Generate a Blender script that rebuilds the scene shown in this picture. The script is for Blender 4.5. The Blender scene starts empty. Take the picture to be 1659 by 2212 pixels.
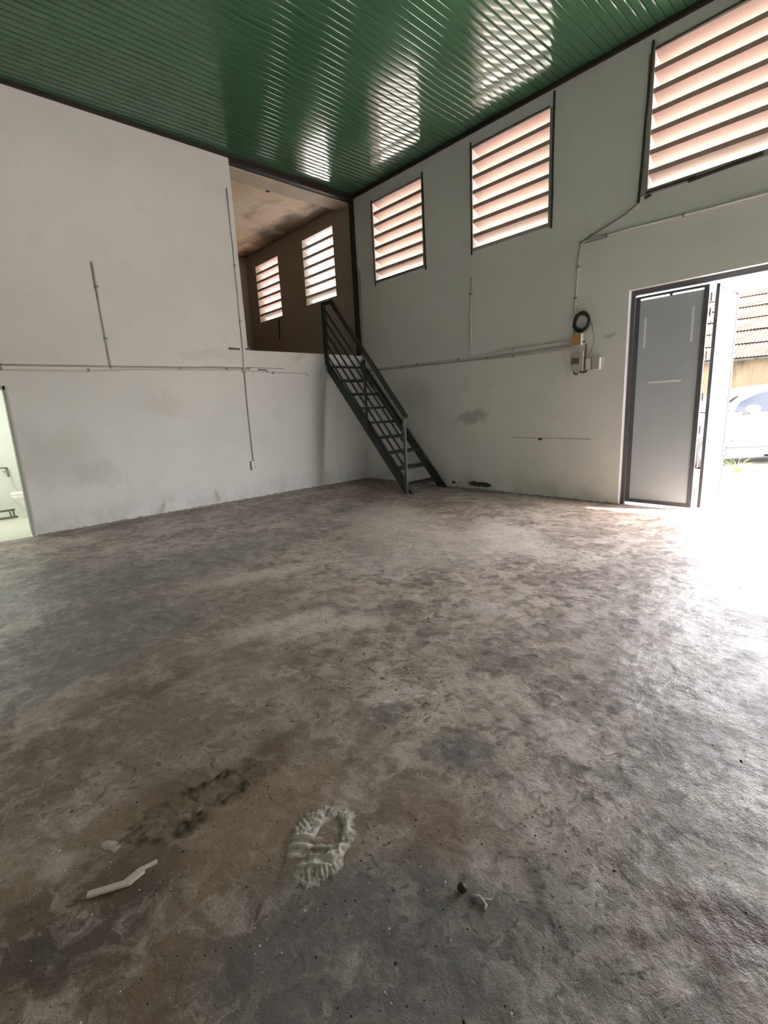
import bpy, bmesh, math, random
from mathutils import Vector, Matrix
random.seed(7)
S = bpy.context.scene
C = S.collection

# ------------------------------------------------------------------ camera, world, sun, exposure
F_PX = 1037.63
cam_data = bpy.data.cameras.new('camera')
cam = bpy.data.objects.new('camera', cam_data); C.objects.link(cam)
right = Vector((0.68099737, 0.73068848, -0.04834183))
down = Vector((0.12127005, -0.17763387, -0.97659602))
fwd = Vector((-0.72217461, 0.6591969, -0.20957883))
mw = Matrix.Identity(4)
for i in range(3):
    mw[i][0] = right[i]; mw[i][1] = -down[i]; mw[i][2] = -fwd[i]
mw[0][3], mw[1][3], mw[2][3] = 8.1265, -7.0069, 1.5
cam.matrix_world = mw
cam_data.sensor_fit = 'HORIZONTAL'; cam_data.sensor_width = 36.0
cam_data.lens = F_PX / 1659.0 * 36.0
cam_data.clip_start = 0.05; cam_data.clip_end = 300
S.camera = cam

world = bpy.data.worlds.new('sky'); S.world = world
world.use_nodes = True
wn = world.node_tree.nodes; wn.clear()
wo = wn.new('ShaderNodeOutputWorld'); wb = wn.new('ShaderNodeBackground'); ws = wn.new('ShaderNodeTexSky')
ws.sky_type = 'NISHITA'; ws.sun_disc = False; ws.sun_elevation = math.radians(58); ws.sun_rotation = math.radians(70)
ws.air_density = 1.0; ws.dust_density = 5.0; ws.ozone_density = 0.6
wmix = wn.new('ShaderNodeMix'); wmix.data_type = 'RGBA'; wmix.inputs[0].default_value = 0.6
wmix.inputs[7].default_value = (1.6, 1.6, 1.62, 1)
wl = world.node_tree.links
SKY = 4.6
wsc = wn.new('ShaderNodeVectorMath'); wsc.operation = 'SCALE'; wsc.inputs[3].default_value = 0.25
wl.new(ws.outputs[0], wsc.inputs[0]); wl.new(wsc.outputs[0], wmix.inputs[6])
wl.new(wmix.outputs[2], wb.inputs[0]); wb.inputs[1].default_value = SKY
wl.new(wb.outputs[0], wo.inputs[0])

sun_d = bpy.data.lights.new('sun', 'SUN'); sun_d.energy = 9.0; sun_d.angle = math.radians(2.0); sun_d.color = (1.0, 0.95, 0.88)
sun = bpy.data.objects.new('sun', sun_d); C.objects.link(sun)
sun_from = Vector((0.50, 0.22, 1.0)).normalized()
sun.rotation_euler = sun_from.to_track_quat('Z', 'Y').to_euler()
sun.location = (20, 20, 30)

vs = S.view_settings
vs.view_transform = 'Standard'; vs.look = 'None'; vs.gamma = 1.0; vs.use_curve_mapping = False
vs.exposure = 1.53
S.cycles.max_bounces = 8; S.cycles.diffuse_bounces = 5; S.cycles.glossy_bounces = 3; S.cycles.transmission_bounces = 1; S.cycles.volume_bounces = 0
S.cycles.caustics_reflective = False; S.cycles.caustics_refractive = False
S.cycles.use_adaptive_sampling = True; S.cycles.adaptive_threshold = 0.08
S.cycles.sample_clamp_indirect = 6.0

# ------------------------------------------------------------------ helpers
class MB:
    """collects verts/faces of one mesh"""
    def __init__(s): s.v = []; s.f = []
    def quad(s, a, b, c, d):
        n = len(s.v); s.v += [a, b, c, d]; s.f.append((n, n+1, n+2, n+3)); return s
    def poly(s, pts):
        n = len(s.v); s.v += list(pts); s.f.append(tuple(range(n, n+len(pts)))); return s
    def box(s, x0, x1, y0, y1, z0, z1):
        n = len(s.v)
        s.v += [(x0,y0,z0),(x1,y0,z0),(x1,y1,z0),(x0,y1,z0),(x0,y0,z1),(x1,y0,z1),(x1,y1,z1),(x0,y1,z1)]
        for f in ((0,3,2,1),(4,5,6,7),(0,1,5,4),(1,2,6,5),(2,3,7,6),(3,0,4,7)): s.f.append(tuple(n+k for k in f))
        return s
    def bar(s, a, b, w, h, up=(0,0,1)):
        """rectangular bar from a to b; w across, h along up"""
        a = Vector(a); b = Vector(b); d = (b-a).normalized(); up = Vector(up)
        side = d.cross(up).normalized(); u = side.cross(d).normalized()
        n = len(s.v)
        for p in (a, b):
            for q in ((-1,-1),(1,-1),(1,1),(-1,1)):
                s.v.append(tuple(p + side*(q[0]*w/2) + u*(q[1]*h/2)))
        for f in ((0,1,2,3),(7,6,5,4),(0,4,5,1),(1,5,6,2),(2,6,7,3),(3,7,4,0)): s.f.append(tuple(n+k for k in f))
        return s
    def prism(s, pts, off):
        """closed planar outline pts extruded by vector off"""
        n = len(s.v); m = len(pts); off = Vector(off)
        s.v += [tuple(p) for p in pts] + [tuple(Vector(p)+off) for p in pts]
        s.f.append(tuple(range(n+m-1, n-1, -1))); s.f.append(tuple(range(n+m, n+2*m)))
        for i in range(m):
            j = (i+1) % m; s.f.append((n+i, n+j, n+m+j, n+m+i))
        return s
    def tube(s, pts, r, k=8):
        pts = [Vector(p) for p in pts]; m = len(pts); n = len(s.v)
        t0 = (pts[1]-pts[0]).normalized()
        ref = Vector((0,0,1)) if abs(t0.z) < 0.9 else Vector((1,0,0))
        u = t0.cross(ref).normalized(); rr = r if isinstance(r, (list, tuple)) else [r]*m
        for i, p in enumerate(pts):
            t = (pts[min(i+1,m-1)] - pts[max(i-1,0)]).normalized()
            u = (u - t*u.dot(t)).normalized(); w = t.cross(u)
            for j in range(k):
                a = 2*math.pi*j/k; s.v.append(tuple(p + (u*math.cos(a)+w*math.sin(a))*rr[i]))
        for i in range(m-1):
            for j in range(k):
                a = n+i*k+j; b = n+i*k+(j+1)%k; s.f.append((a, b, b+k, a+k))
        s.f.append(tuple(n+j for j in range(k-1,-1,-1))); s.f.append(tuple(n+(m-1)*k+j for j in range(k)))
        return s
    def lathe(s, prof, c, axis='z', k=24):
        """prof: list of (radius, height) around axis through c"""
        n = len(s.v); m = len(prof); c = Vector(c)
        for r, h in prof:
            for j in range(k):
                a = 2*math.pi*j/k; p, q = r*math.cos(a), r*math.sin(a)
                o = {'z': (p,q,h), 'y': (p,h,q), 'x': (h,p,q)}[axis]
                s.v.append(tuple(c + Vector(o)))
        for i in range(m-1):
            for j in range(k):
                a = n+i*k+j; b = n+i*k+(j+1)%k; s.f.append((a, b, b+k, a+k))
        return s
    def mesh(s, name):
        me = bpy.data.meshes.new(name); me.from_pydata([tuple(p) for p in s.v], [], s.f)
        bm = bmesh.new(); bm.from_mesh(me)
        bmesh.ops.recalc_face_normals(bm, faces=bm.faces[:]); bm.to_mesh(me); bm.free()
        return me
    def build(s, name, mat, parent=None, smooth=False, bevel=0.0, loc=None):
        me = s.mesh(name)
        if mat: me.materials.append(mat)
        if smooth: me.polygons.foreach_set('use_smooth', [True]*len(me.polygons))
        o = bpy.data.objects.new(name, me); C.objects.link(o)
        if parent: o.parent = parent
        if loc: o.location = loc
        if bevel:
            b = o.modifiers.new('bevel', 'BEVEL'); b.width = bevel; b.segments = 2; b.limit_method = 'ANGLE'
        return o

def tag(o, label, cat=None, group=None, kind=None):
    o['label'] = label
    if cat: o['category'] = cat
    if group: o['group'] = group
    if kind: o['kind'] = kind
    return o
def struct(o, label, cat=None): return tag(o, label, cat, kind='structure')
def empty(name, loc=(0,0,0)):
    o = bpy.data.objects.new(name, None); o.empty_display_size = 0.1; C.objects.link(o); o.location = loc; return o
def arc_pts(c, r, a0, a1, n, ax1, ax2):
    c = Vector(c); ax1 = Vector(ax1); ax2 = Vector(ax2)
    return [tuple(c + ax1*(r*math.cos(a0+(a1-a0)*i/n)) + ax2*(r*math.sin(a0+(a1-a0)*i/n))) for i in range(n+1)]

# ------------------------------------------------------------------ materials
class NT:
    def __init__(s, name, dim='3D'):
        s.dim = dim
        s.m = bpy.data.materials.new(name); s.m.use_nodes = True
        s.t = s.m.node_tree; s.t.nodes.clear()
        s.out = s.t.nodes.new('ShaderNodeOutputMaterial'); s.b = s.t.nodes.new('ShaderNodeBsdfPrincipled')
        s.t.links.new(s.b.outputs[0], s.out.inputs[0])
        s.co = s.t.nodes.new('ShaderNodeTexCoord').outputs['Object']
    def link(s, a, b): s.t.links.new(a, b)
    def put(s, val, sock):
        if hasattr(val, 'is_output'): s.link(val, sock)
        else: sock.default_value = val
    def noise(s, scale, detail=4, rough=0.55, co=None, dist=0.0):
        n = s.t.nodes.new('ShaderNodeTexNoise'); n.noise_dimensions = s.dim; n.inputs['Scale'].default_value = scale
        n.inputs['Detail'].default_value = detail; n.inputs['Roughness'].default_value = rough; n.inputs['Distortion'].default_value = dist
        s.link(co or s.co, n.inputs['Vector']); return n.outputs[0]
    def noisec(s, scale, detail=3, co=None):
        n = s.t.nodes.new('ShaderNodeTexNoise'); n.noise_dimensions = s.dim; n.inputs['Scale'].default_value = scale
        n.inputs['Detail'].default_value = detail; s.link(co or s.co, n.inputs['Vector']); return n.outputs[1]
    def voro(s, scale, co=None, feature='F1'):
        n = s.t.nodes.new('ShaderNodeTexVoronoi'); n.voronoi_dimensions = s.dim; n.feature = feature; n.inputs['Scale'].default_value = scale
        s.link(co or s.co, n.inputs['Vector']); return n.outputs['Distance']
    def rng(s, v, a, b, c=0.0, d=1.0, smooth=True):
        n = s.t.nodes.new('ShaderNodeMapRange'); n.interpolation_type = 'SMOOTHSTEP' if smooth else 'LINEAR'; n.clamp = True
        s.link(v, n.inputs[0])
        for i, q in enumerate((a, b, c, d)): n.inputs[i+1].default_value = q
        return n.outputs[0]
    def math(s, op, a, b=0.0):
        n = s.t.nodes.new('ShaderNodeMath'); n.operation = op; s.put(a, n.inputs[0]); s.put(b, n.inputs[1]); return n.outputs[0]
    def vmath(s, op, a, b=(0,0,0)):
        n = s.t.nodes.new('ShaderNodeVectorMath'); n.operation = op; s.put(a, n.inputs[0]); s.put(b, n.inputs[1])
        return n.outputs['Value'] if op in ('LENGTH', 'DISTANCE', 'DOT_PRODUCT') else n.outputs[0]
    def mix(s, f, a, b, mode='MIX'):
        n = s.t.nodes.new('ShaderNodeMix'); n.data_type = 'RGBA'; n.blend_type = mode
        s.put(f, n.inputs[0])
        for val, k in ((a, 6), (b, 7)):
            if hasattr(val, 'is_output'): s.link(val, n.inputs[k])
            else: n.inputs[k].default_value = (val[0], val[1], val[2], 1)
        return n.outputs[2]
    def sep(s, axis, co=None):
        n = s.t.nodes.new('ShaderNodeSeparateXYZ'); s.link(co or s.co, n.inputs[0]); return n.outputs['XYZ'.index(axis)]
    def mapping(s, loc=(0,0,0), rot=(0,0,0), scale=(1,1,1), co=None, kind='POINT'):
        n = s.t.nodes.new('ShaderNodeMapping'); n.vector_type = kind
        n.inputs['Location'].default_value = loc; n.inputs['Rotation'].default_value = rot; n.inputs['Scale'].default_value = scale
        s.link(co or s.co, n.inputs[0]); return n.outputs[0]
    def bump(s, h, strength=0.3, dist=0.01, prev=None):
        n = s.t.nodes.new('ShaderNodeBump'); n.inputs['Strength'].default_value = strength; n.inputs['Distance'].default_value = dist
        s.link(h, n.inputs['Height'])
        if prev: s.link(prev, n.inputs['Normal'])
        return n.outputs[0]
    def blob(s, co, x, y, rx, ry, ang, soft=0.5, plane='xy'):
        """1 inside an ellipse, 0 outside, in distorted coords"""
        c = {'xy': (x, y, 0), 'xz': (x, 0, y), 'yz': (0, x, y)}[plane]
        rot = {'xy': (0, 0, math.radians(ang)), 'xz': (0, -math.radians(ang), 0), 'yz': (math.radians(ang), 0, 0)}[plane]
        sc = {'xy': (rx, ry, 1e6), 'xz': (rx, 1e6, ry), 'yz': (1e6, rx, ry)}[plane]
        m = s.mapping(c, rot, sc, co, 'TEXTURE')
        return s.rng(s.vmath('LENGTH', m), 1.0+soft*0.5, 1.0-soft*0.5)
    def done(s, color=None, rough=None, normal=None, **kw):
        if color is not None:
            if hasattr(color, 'is_output'): s.link(color, s.b.inputs['Base Color'])
            else: s.b.inputs['Base Color'].default_value = (color[0], color[1], color[2], 1)
        if rough is not None: s.put(rough, s.b.inputs['Roughness'])
        if normal is not None: s.link(normal, s.b.inputs['Normal'])
        for k, v in kw.items(): s.put(v, s.b.inputs[k.replace('_', ' ')])
        return s.m

def simple(name, col, rough=0.6, var=0.12, scale=12, bump=0.0, **kw):
    n = NT(name); f = n.noise(scale, 5)
    c = n.mix(f, [x*(1-var) for x in col], [min(1, x*(1+var)) for x in col])
    nm = n.bump(n.noise(scale*6, 4), bump, 0.004) if bump else None
    return n.done(c, rough, nm, **kw)

def plaster(name, base, smudges=(), base_dirt=True, plane='xz'):
    n = NT(name)
    big = n.noise(0.6, 3); mid = n.noise(3.0, 4, 0.6); fine = n.noise(55, 2, 0.6)
    col = n.mix(n.rng(big, 0.3, 0.7), [c*0.93 for c in base], base)
    col = n.mix(n.rng(mid, 0.52, 0.78, 0, 0.22), col, (base[0]*0.72, base[1]*0.69, base[2]*0.64))
    streak = n.noise(4.0, 4, 0.6, n.mapping(scale=(1, 1, 0.15)))
    col = n.mix(n.rng(streak, 0.58, 0.8, 0, 0.22), col, (base[0]*0.7, base[1]*0.67, base[2]*0.62))
    spots = n.voro(2.3); col = n.mix(n.rng(spots, 0.018, 0.008, 0, 0.6), col, (0.2, 0.18, 0.16))
    wob = n.vmath('ADD', n.co, n.vmath('SCALE', n.vmath('SUBTRACT', n.noisec(3.5, 4), (0.5, 0.5, 0.5))))
    wob.node.inputs[1].links[0].from_node.inputs[3].default_value = 0.45
    for (x, z, rx, rz, ang, c, st) in smudges:
        b = n.blob(wob, x, z, rx, rz, ang, 1.1, plane)
        col = n.mix(n.math('MULTIPLY', b, st), col, c)
    if base_dirt:
        zz = n.sep('Z'); e = n.math('SUBTRACT', zz, n.rng(n.noise(9, 5, 0.75), 0.35, 0.75, 0.0, 0.03))
        col = n.mix(n.rng(e, 0.012, -0.004, 0, 0.75), col, (0.17, 0.14, 0.11))
        col = n.mix(n.math('MULTIPLY', n.rng(zz, 0.5, 0.0, 0, 0.35), n.rng(mid, 0.35, 0.65)), col, (0.38, 0.35, 0.31))
    nm = n.bump(fine, 0.12, 0.003); nm = n.bump(n.noise(2.2, 2), 0.25, 0.02, nm)
    return n.done(col, 0.75, nm, Specular_IOR_Level=0.25)

M = {}
M['plaster_left'] = plaster('painted_plaster', (0.83, 0.82, 0.815), plane='yz', smudges=[
    (-5.75, 1.05, 0.45, 0.40, 10, (0.50, 0.46, 0.40), 0.32), (-5.3, 0.75, 0.3, 0.2, 0, (0.5, 0.46, 0.41), 0.3), (-4.2, 1.75, 0.25, 0.15, 0, (0.55, 0.52, 0.48), 0.25),
    (-3.35, 2.53, 0.5, 0.09, 0, (0.5, 0.46, 0.42), 0.22), (-4.5, 0.16, 0.04, 0.10, 0, (0.35, 0.31, 0.27), 0.5), (-3.55, 0.14, 0.05, 0.12, 0, (0.35, 0.31, 0.27), 0.6), (-1.4, 2.58, 0.4, 0.05, 0, (0.45, 0.42, 0.38), 0.25)])
M['plaster_right'] = plaster('painted_plaster_right', (0.83, 0.83, 0.82), smudges=[
    (2.85, 1.28, 0.30, 0.10, 8, (0.33, 0.30, 0.29), 0.55), (4.35, 1.55, 0.05, 0.06, 0, (0.85, 0.84, 0.82), 0.6),
    (2.7, 0.83, 0.22, 0.06, 0, (0.82, 0.80, 0.77), 0.5), (3.9, 0.25, 0.12, 0.05, 0, (0.8, 0.78, 0.75), 0.5),
    (1.4, 1.7, 0.6, 0.3, 0, (0.46, 0.44, 0.42), 0.35), (5.15, 2.33, 0.07, 0.03, 0, (0.4, 0.38, 0.36), 0.6)])
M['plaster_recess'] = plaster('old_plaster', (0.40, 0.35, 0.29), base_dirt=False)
M['plaster_out'] = simple('outer_plaster', (0.62, 0.58, 0.52), 0.85, 0.1, 3, 0.2)
M['trim'] = simple('dark_steel_trim', (0.022, 0.017, 0.013), 0.65, 0.3, 20)
M['stair'] = simple('dark_green_black_steel', (0.018, 0.026, 0.021), 0.5, 0.25, 15, 0.15)
M['stair_light'] = simple('worn_grey_steel', (0.11, 0.12, 0.11), 0.5, 0.25, 15, 0.15)
M['conduit'] = simple('white_plastic_conduit', (0.66, 0.64, 0.60), 0.45, 0.1, 9)
M['conduit_dirty'] = simple('dusty_plastic_conduit', (0.42, 0.39, 0.34), 0.55, 0.2, 9)
M['clip'] = simple('grey_clip', (0.28, 0.26, 0.24), 0.6)
M['cable'] = simple('black_cable', (0.02, 0.022, 0.02), 0.45, 0.3, 30)
M['cable_grey'] = simple('grey_cable', (0.16, 0.15, 0.13), 0.5, 0.2, 30)
M['wood_box'] = simple('tan_board', (0.50, 0.29, 0.12), 0.6, 0.18, 18)
M['plastic_white'] = simple('white_plastic', (0.78, 0.77, 0.74), 0.35, 0.05, 10)
M['plastic_grey'] = simple('aged_grey_plastic', (0.50, 0.48, 0.43), 0.5, 0.15, 10)
M['plastic_brown'] = simple('brown_plastic', (0.17, 0.12, 0.10), 0.5, 0.2, 10)
M['dark'] = simple('black_plastic', (0.015, 0.014, 0.013), 0.5)
M['door_grey'] = simple('blue_grey_paint', (0.48, 0.53, 0.575), 0.38, 0.06, 4, 0.08)
M['door_frame'] = simple('dark_grey_paint', (0.10, 0.10, 0.11), 0.5, 0.25, 25, 0.2)
M['tape'] = simple('pale_grey_tape', (0.86, 0.85, 0.86), 0.5, 0.05, 20)
M['jamb'] = simple('white_painted_reveal', (0.82, 0.82, 0.84), 0.6, 0.04, 6, 0.1)
M['metal'] = simple('galvanised_hinge', (0.5, 0.5, 0.5), 0.4, 0.2, 30, Metallic=0.7)
M['frame_wc'] = simple('grey_green_door_frame', (0.42, 0.44, 0.39), 0.45, 0.1, 8)
M['wc_wall'] = simple('pale_green_white_tile_paint', (0.88, 0.90, 0.86), 0.4, 0.03, 4)
M['wc_floor'] = simple('cream_tile', (0.80, 0.78, 0.68), 0.35, 0.06, 5)
M['porcelain'] = simple('white_porcelain', (0.9, 0.9, 0.86), 0.12, 0.02, 5)
M['steel_pipe'] = simple('dull_steel_pipe', (0.22, 0.21, 0.18), 0.4, 0.2, 20)
M['pebble'] = simple('grit', (0.6, 0.56, 0.5), 0.9, 0.4, 40)
M['pebble_dark'] = simple('dark_grit', (0.06, 0.05, 0.045), 0.9, 0.4, 40)
M['splinter'] = simple('pale_wood_splinter', (0.62, 0.56, 0.47), 0.8, 0.15, 60)
M['nut'] = simple('brown_seed', (0.06, 0.025, 0.015), 0.5, 0.3, 60)

# slats: pinkish tan cement
def slat_mat(name, col, stain=0.0):
    n = NT(name); f = n.noise(3, 4)
    c = n.mix(f, [x*0.94 for x in col], [min(1, x*1.05) for x in col])
    if stain:
        st = n.noise(9, 4, 0.6, n.mapping(scale=(1, 0.4, 0.5))); c = n.mix(n.rng(st, 0.52, 0.68, 0, stain), c, (0.28, 0.2, 0.17))
    return n.done(c, 0.8, n.bump(n.noise(40, 3), 0.2, 0.004))
M['slat_pink'] = slat_mat('peach_cement', (0.50, 0.375, 0.325))
M['slat_white'] = slat_mat('white_cement', (0.62, 0.57, 0.555))
M['slat_stain'] = slat_mat('stained_cement', (0.56, 0.45, 0.42), 0.6)
M['rod'] = simple('blackened_steel_strip', (0.035, 0.033, 0.027), 0.6, 0.3, 30)
M['reveal_patch'] = simple('matte_grey', (0.36, 0.35, 0.32), 0.85, 0.12, 10)

# green ceiling: glossy painted panel
n = NT('glossy_green_panel')
c = n.mix(n.rng(n.noise(0.9, 4), 0.3, 0.7), (0.045, 0.115, 0.060), (0.056, 0.145, 0.078))
M['green'] = n.done(c, n.rng(n.noise(2.0, 3), 0.3, 0.7, 0.10, 0.17), None, Specular_IOR_Level=0.35, Coat_Weight=0.55, Coat_Roughness=0.05, Coat_IOR=1.5)

# recess ceiling: cream board with brown-black mould
n = NT('mouldy_cream_board')
wob = n.vmath('ADD', n.co, n.vmath('SCALE', n.vmath('SUBTRACT', n.noisec(0.9, 4), (0.5, 0.5, 0.5))))
wob.node.inputs[1].links[0].from_node.inputs[3].default_value = 1.1
st = n.noise(0.75, 5, 0.6, wob)
col = n.mix(n.rng(st, 0.30, 0.62), (0.74, 0.58, 0.38), (0.84, 0.70, 0.53))
st2 = n.noise(0.8, 5, 0.62, n.mapping((3, 1, 0), (0, 0, 0.3), (0.7, 1.6, 1), wob))
col = n.mix(n.rng(st2, 0.54, 0.74, 0, 0.75), col, (0.20, 0.15, 0.09))
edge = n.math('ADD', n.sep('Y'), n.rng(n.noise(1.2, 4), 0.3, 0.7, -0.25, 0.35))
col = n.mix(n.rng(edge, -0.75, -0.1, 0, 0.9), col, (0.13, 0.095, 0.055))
M['recess_ceiling'] = n.done(col, 0.8)
M['cream_batten'] = simple('stained_cream_board', (0.55, 0.46, 0.35), 0.75, 0.3, 3)
M['recess_floor'] = simple('raw_concrete', (0.3, 0.28, 0.25), 0.85, 0.2, 4, 0.3)

# concrete floor with stains and painted-in light falloff
n = NT('worn_stained_concrete', '2D')
wob = n.vmath('ADD', n.co, n.vmath('SCALE', n.vmath('SUBTRACT', n.noisec(2.6, 6), (0.5, 0.5, 0.5))))
wob.node.inputs[1].links[0].from_node.inputs[3].default_value = 0.55
wob2 = n.vmath('ADD', n.co, n.vmath('SCALE', n.vmath('SUBTRACT', n.noisec(9, 5), (0.5, 0.5, 0.5))))
wob2.node.inputs[1].links[0].from_node.inputs[3].default_value = 0.16
big = n.noise(0.45, 5, 0.6); mid = n.noise(2.0, 6, 0.70, wob); fin = n.noise(11, 6, 0.72, wob2); gra = n.noise(80, 3, 0.75); finb = n.noise(13, 4, 0.66); m4b = n.noise(3.2, 3, 0.6)
m4 = n.noise(4.5, 6, 0.70, wob2); m1 = n.noise(1.0, 6, 0.68, wob)
col = n.mix(n.rng(big, 0.35, 0.65), (0.45, 0.385, 0.335), (0.54, 0.48, 0.44))
col = n.mix(n.rng(m1, 0.50, 0.66, 0, 0.55), col, (0.245, 0.205, 0.180))
col = n.mix(n.rng(mid, 0.50, 0.62, 0, 0.6), col, (0.250, 0.210, 0.180))
col = n.mix(n.rng(mid, 0.46, 0.30, 0, 0.45), col, (0.60, 0.56, 0.525))
col = n.mix(n.rng(m4, 0.50, 0.60, 0, 0.60), col, (0.235, 0.205, 0.180))
col = n.mix(n.rng(m4, 0.44, 0.33, 0, 0.50), col, (0.60, 0.56, 0.52))
col = n.mix(n.rng(fin, 0.52, 0.61, 0, 0.62), col, (0.21, 0.180, 0.155))
col = n.mix(n.rng(fin, 0.44, 0.33, 0, 0.50), col, (0.58, 0.54, 0.50))
bl = n.voro(3.6, wob); col = n.mix(n.math('MULTIPLY', n.rng(bl, 0.34, 0.16), n.rng(fin, 0.38, 0.55, 0, 0.6)), col, (0.155, 0.125, 0.105))
bl2 = n.voro(6.5, n.vmath('ADD', wob2, (7.3, 2.1, 0))); col = n.mix(n.math('MULTIPLY', n.rng(bl2, 0.30, 0.14), n.rng(mid, 0.42, 0.55, 0, 0.65)), col, (0.13, 0.108, 0.092))
bl3 = n.voro(4.3, n.vmath('ADD', wob2, (1.3, 5.1, 0))); col = n.mix(n.math('MULTIPLY', n.rng(bl3, 0.32, 0.14), n.rng(m1, 0.54, 0.44, 0, 0.55)), col, (0.66, 0.61, 0.57))
col = n.mix(n.rng(gra, 0.52, 0.72, 0, 0.50), col, (0.17, 0.145, 0.13))
col = n.mix(n.rng(gra, 0.40, 0.25, 0, 0.35), col, (0.62, 0.58, 0.54))
brk = n.math('ADD', n.rng(m4, 0.36, 0.56, 0.4, 0.75), n.rng(fin, 0.38, 0.58, 0.1, 0.45))
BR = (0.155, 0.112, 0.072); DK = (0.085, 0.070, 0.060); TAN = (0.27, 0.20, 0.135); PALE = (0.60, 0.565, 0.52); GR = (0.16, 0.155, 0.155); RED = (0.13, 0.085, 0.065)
STAINS_AND_LIGHT = [  # x, y, rx, ry, angle, colour, strength, softness
    (6.5, -6.95, 1.0, 0.55, 60, TAN, 0.65, 1.2), (5.6, -6.2, 1.0, 0.9, 0, (0.25, 0.195, 0.155), 0.55, 1.3), (4.3, -5.6, 1.0, 0.8, 30, (0.27, 0.215, 0.18), 0.45, 1.3),
    (6.38, -6.48, 0.16, 0.36, 0, BR, 0.9, 0.6), (6.36, -6.18, 0.08, 0.14, 10, BR, 0.9, 0.7), (6.42, -6.88, 0.14, 0.18, 0, BR, 0.9, 0.8), (6.62, -6.93, 0.10, 0.12, 0, DK, 0.9, 0.7),
    (7.5, -6.3, 0.7, 0.5, 40, (0.19, 0.175, 0.165), 0.55, 1.2), (6.9, -6.75, 0.35, 0.25, 45, RED, 0.6, 1.0), (3.0, -1.6, 0.9, 0.5, 20, BR, 0.5, 1.2),  # first entry paints the light falloff near the camera
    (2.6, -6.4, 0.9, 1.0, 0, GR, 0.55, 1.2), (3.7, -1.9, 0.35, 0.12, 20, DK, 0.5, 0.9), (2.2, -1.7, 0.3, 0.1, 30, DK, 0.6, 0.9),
    (6.62, -6.62, 0.50, 0.34, 75, TAN, 0.75, 1.0), (6.60, -6.95, 0.30, 0.20, 80, DK, 0.8, 0.9),
    (6.45, -6.95, 0.34, 0.10, 65, BR, 0.8, 0.8), (5.46, -6.72, 0.13, 0.36, 15, BR, 0.85, 0.9), (5.75, -7.0, 0.16, 0.4, 20, BR, 0.6, 1.0),
    (5.36, -6.30, 0.07, 0.16, 12, BR, 0.8, 0.9), (6.30, -6.13, 0.05, 0.22, 8, BR, 0.8, 0.9),
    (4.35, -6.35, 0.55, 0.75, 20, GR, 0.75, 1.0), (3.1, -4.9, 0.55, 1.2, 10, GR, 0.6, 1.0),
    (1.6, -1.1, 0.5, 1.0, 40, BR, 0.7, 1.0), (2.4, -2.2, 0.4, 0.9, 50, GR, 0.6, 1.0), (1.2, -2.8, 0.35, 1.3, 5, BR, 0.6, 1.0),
    (0.25, -3.5, 0.25, 3.0, 0, BR, 0.6, 1.0), (0.4, -0.4, 0.7, 0.5, 0, DK, 0.6, 1.0),  # darker along the pale wall and in the corner
    (7.94, -5.60, 0.14, 0.12, 0, RED, 0.9, 0.7), (7.78, -5.80, 0.05, 0.03, 30, RED, 0.7, 0.8), (7.96, -5.78, 0.035, 0.03, 0, DK, 0.85, 0.5),
    (7.70, -5.86, 0.028, 0.02, 40, DK, 0.9, 0.4), (7.66, -5.95, 0.015, 0.014, 0, DK, 0.9, 0.4),
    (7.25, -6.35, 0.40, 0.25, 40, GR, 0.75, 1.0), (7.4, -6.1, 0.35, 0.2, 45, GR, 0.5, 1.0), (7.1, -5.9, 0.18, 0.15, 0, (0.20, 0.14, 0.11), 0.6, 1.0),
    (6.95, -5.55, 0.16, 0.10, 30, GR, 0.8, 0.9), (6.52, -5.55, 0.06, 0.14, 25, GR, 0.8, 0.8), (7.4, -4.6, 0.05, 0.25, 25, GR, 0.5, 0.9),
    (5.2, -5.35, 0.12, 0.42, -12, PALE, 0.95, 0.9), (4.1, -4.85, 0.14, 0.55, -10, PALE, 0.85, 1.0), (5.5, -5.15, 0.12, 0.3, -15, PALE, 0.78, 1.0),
    (3.3, -2.5, 0.5, 1.0, 45, PALE, 0.72, 1.0), (5.2, -2.4, 0.30, 0.8, 60, PALE, 0.78, 1.0), (4.7, -3.2, 0.9, 0.7, 50, PALE, 0.45, 1.0),  # last entry paints door light onto the mid floor
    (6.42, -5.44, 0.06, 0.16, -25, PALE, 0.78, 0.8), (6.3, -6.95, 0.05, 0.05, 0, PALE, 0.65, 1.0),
]
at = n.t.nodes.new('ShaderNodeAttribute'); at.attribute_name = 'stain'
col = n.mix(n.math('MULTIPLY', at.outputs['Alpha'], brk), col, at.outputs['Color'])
af = n.t.nodes.new('ShaderNodeAttribute'); af.attribute_name = 'flaky'
flake = n.noise(7.0, 6, 0.75, wob2); fm = n.math('MULTIPLY', n.rng(flake, 0.55, 0.60), n.math('MAXIMUM', n.rng(n.noise(0.9, 4, 0.6), 0.52, 0.66, 0, 0.45), af.outputs['Fac']))
col = n.mix(n.math('MULTIPLY', fm, 0.6), col, (0.64, 0.60, 0.565))
pit = n.voro(17, wob2); pm = n.math('MULTIPLY', n.rng(pit, 0.22, 0.08), n.rng(n.noise(1.4, 3), 0.42, 0.6))
col = n.mix(n.math('MULTIPLY', pm, 0.75), col, (0.10, 0.085, 0.075))
pit2 = n.rng(n.voro(60), 0.10, 0.05)
col = n.mix(n.math('MULTIPLY', pit2, 0.6), col, (0.08, 0.07, 0.06))
nm = n.bump(gra, 0.5, 0.004); nm = n.bump(finb, 0.32, 0.014, nm); nm = n.bump(m4b, 0.5, 0.04, nm)
nm = n.bump(n.math('MULTIPLY', pit2, -1.0), 0.5, 0.003, nm)
col = n.mix(1.0, col, (1.04, 0.965, 0.94), 'MULTIPLY')
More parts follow.
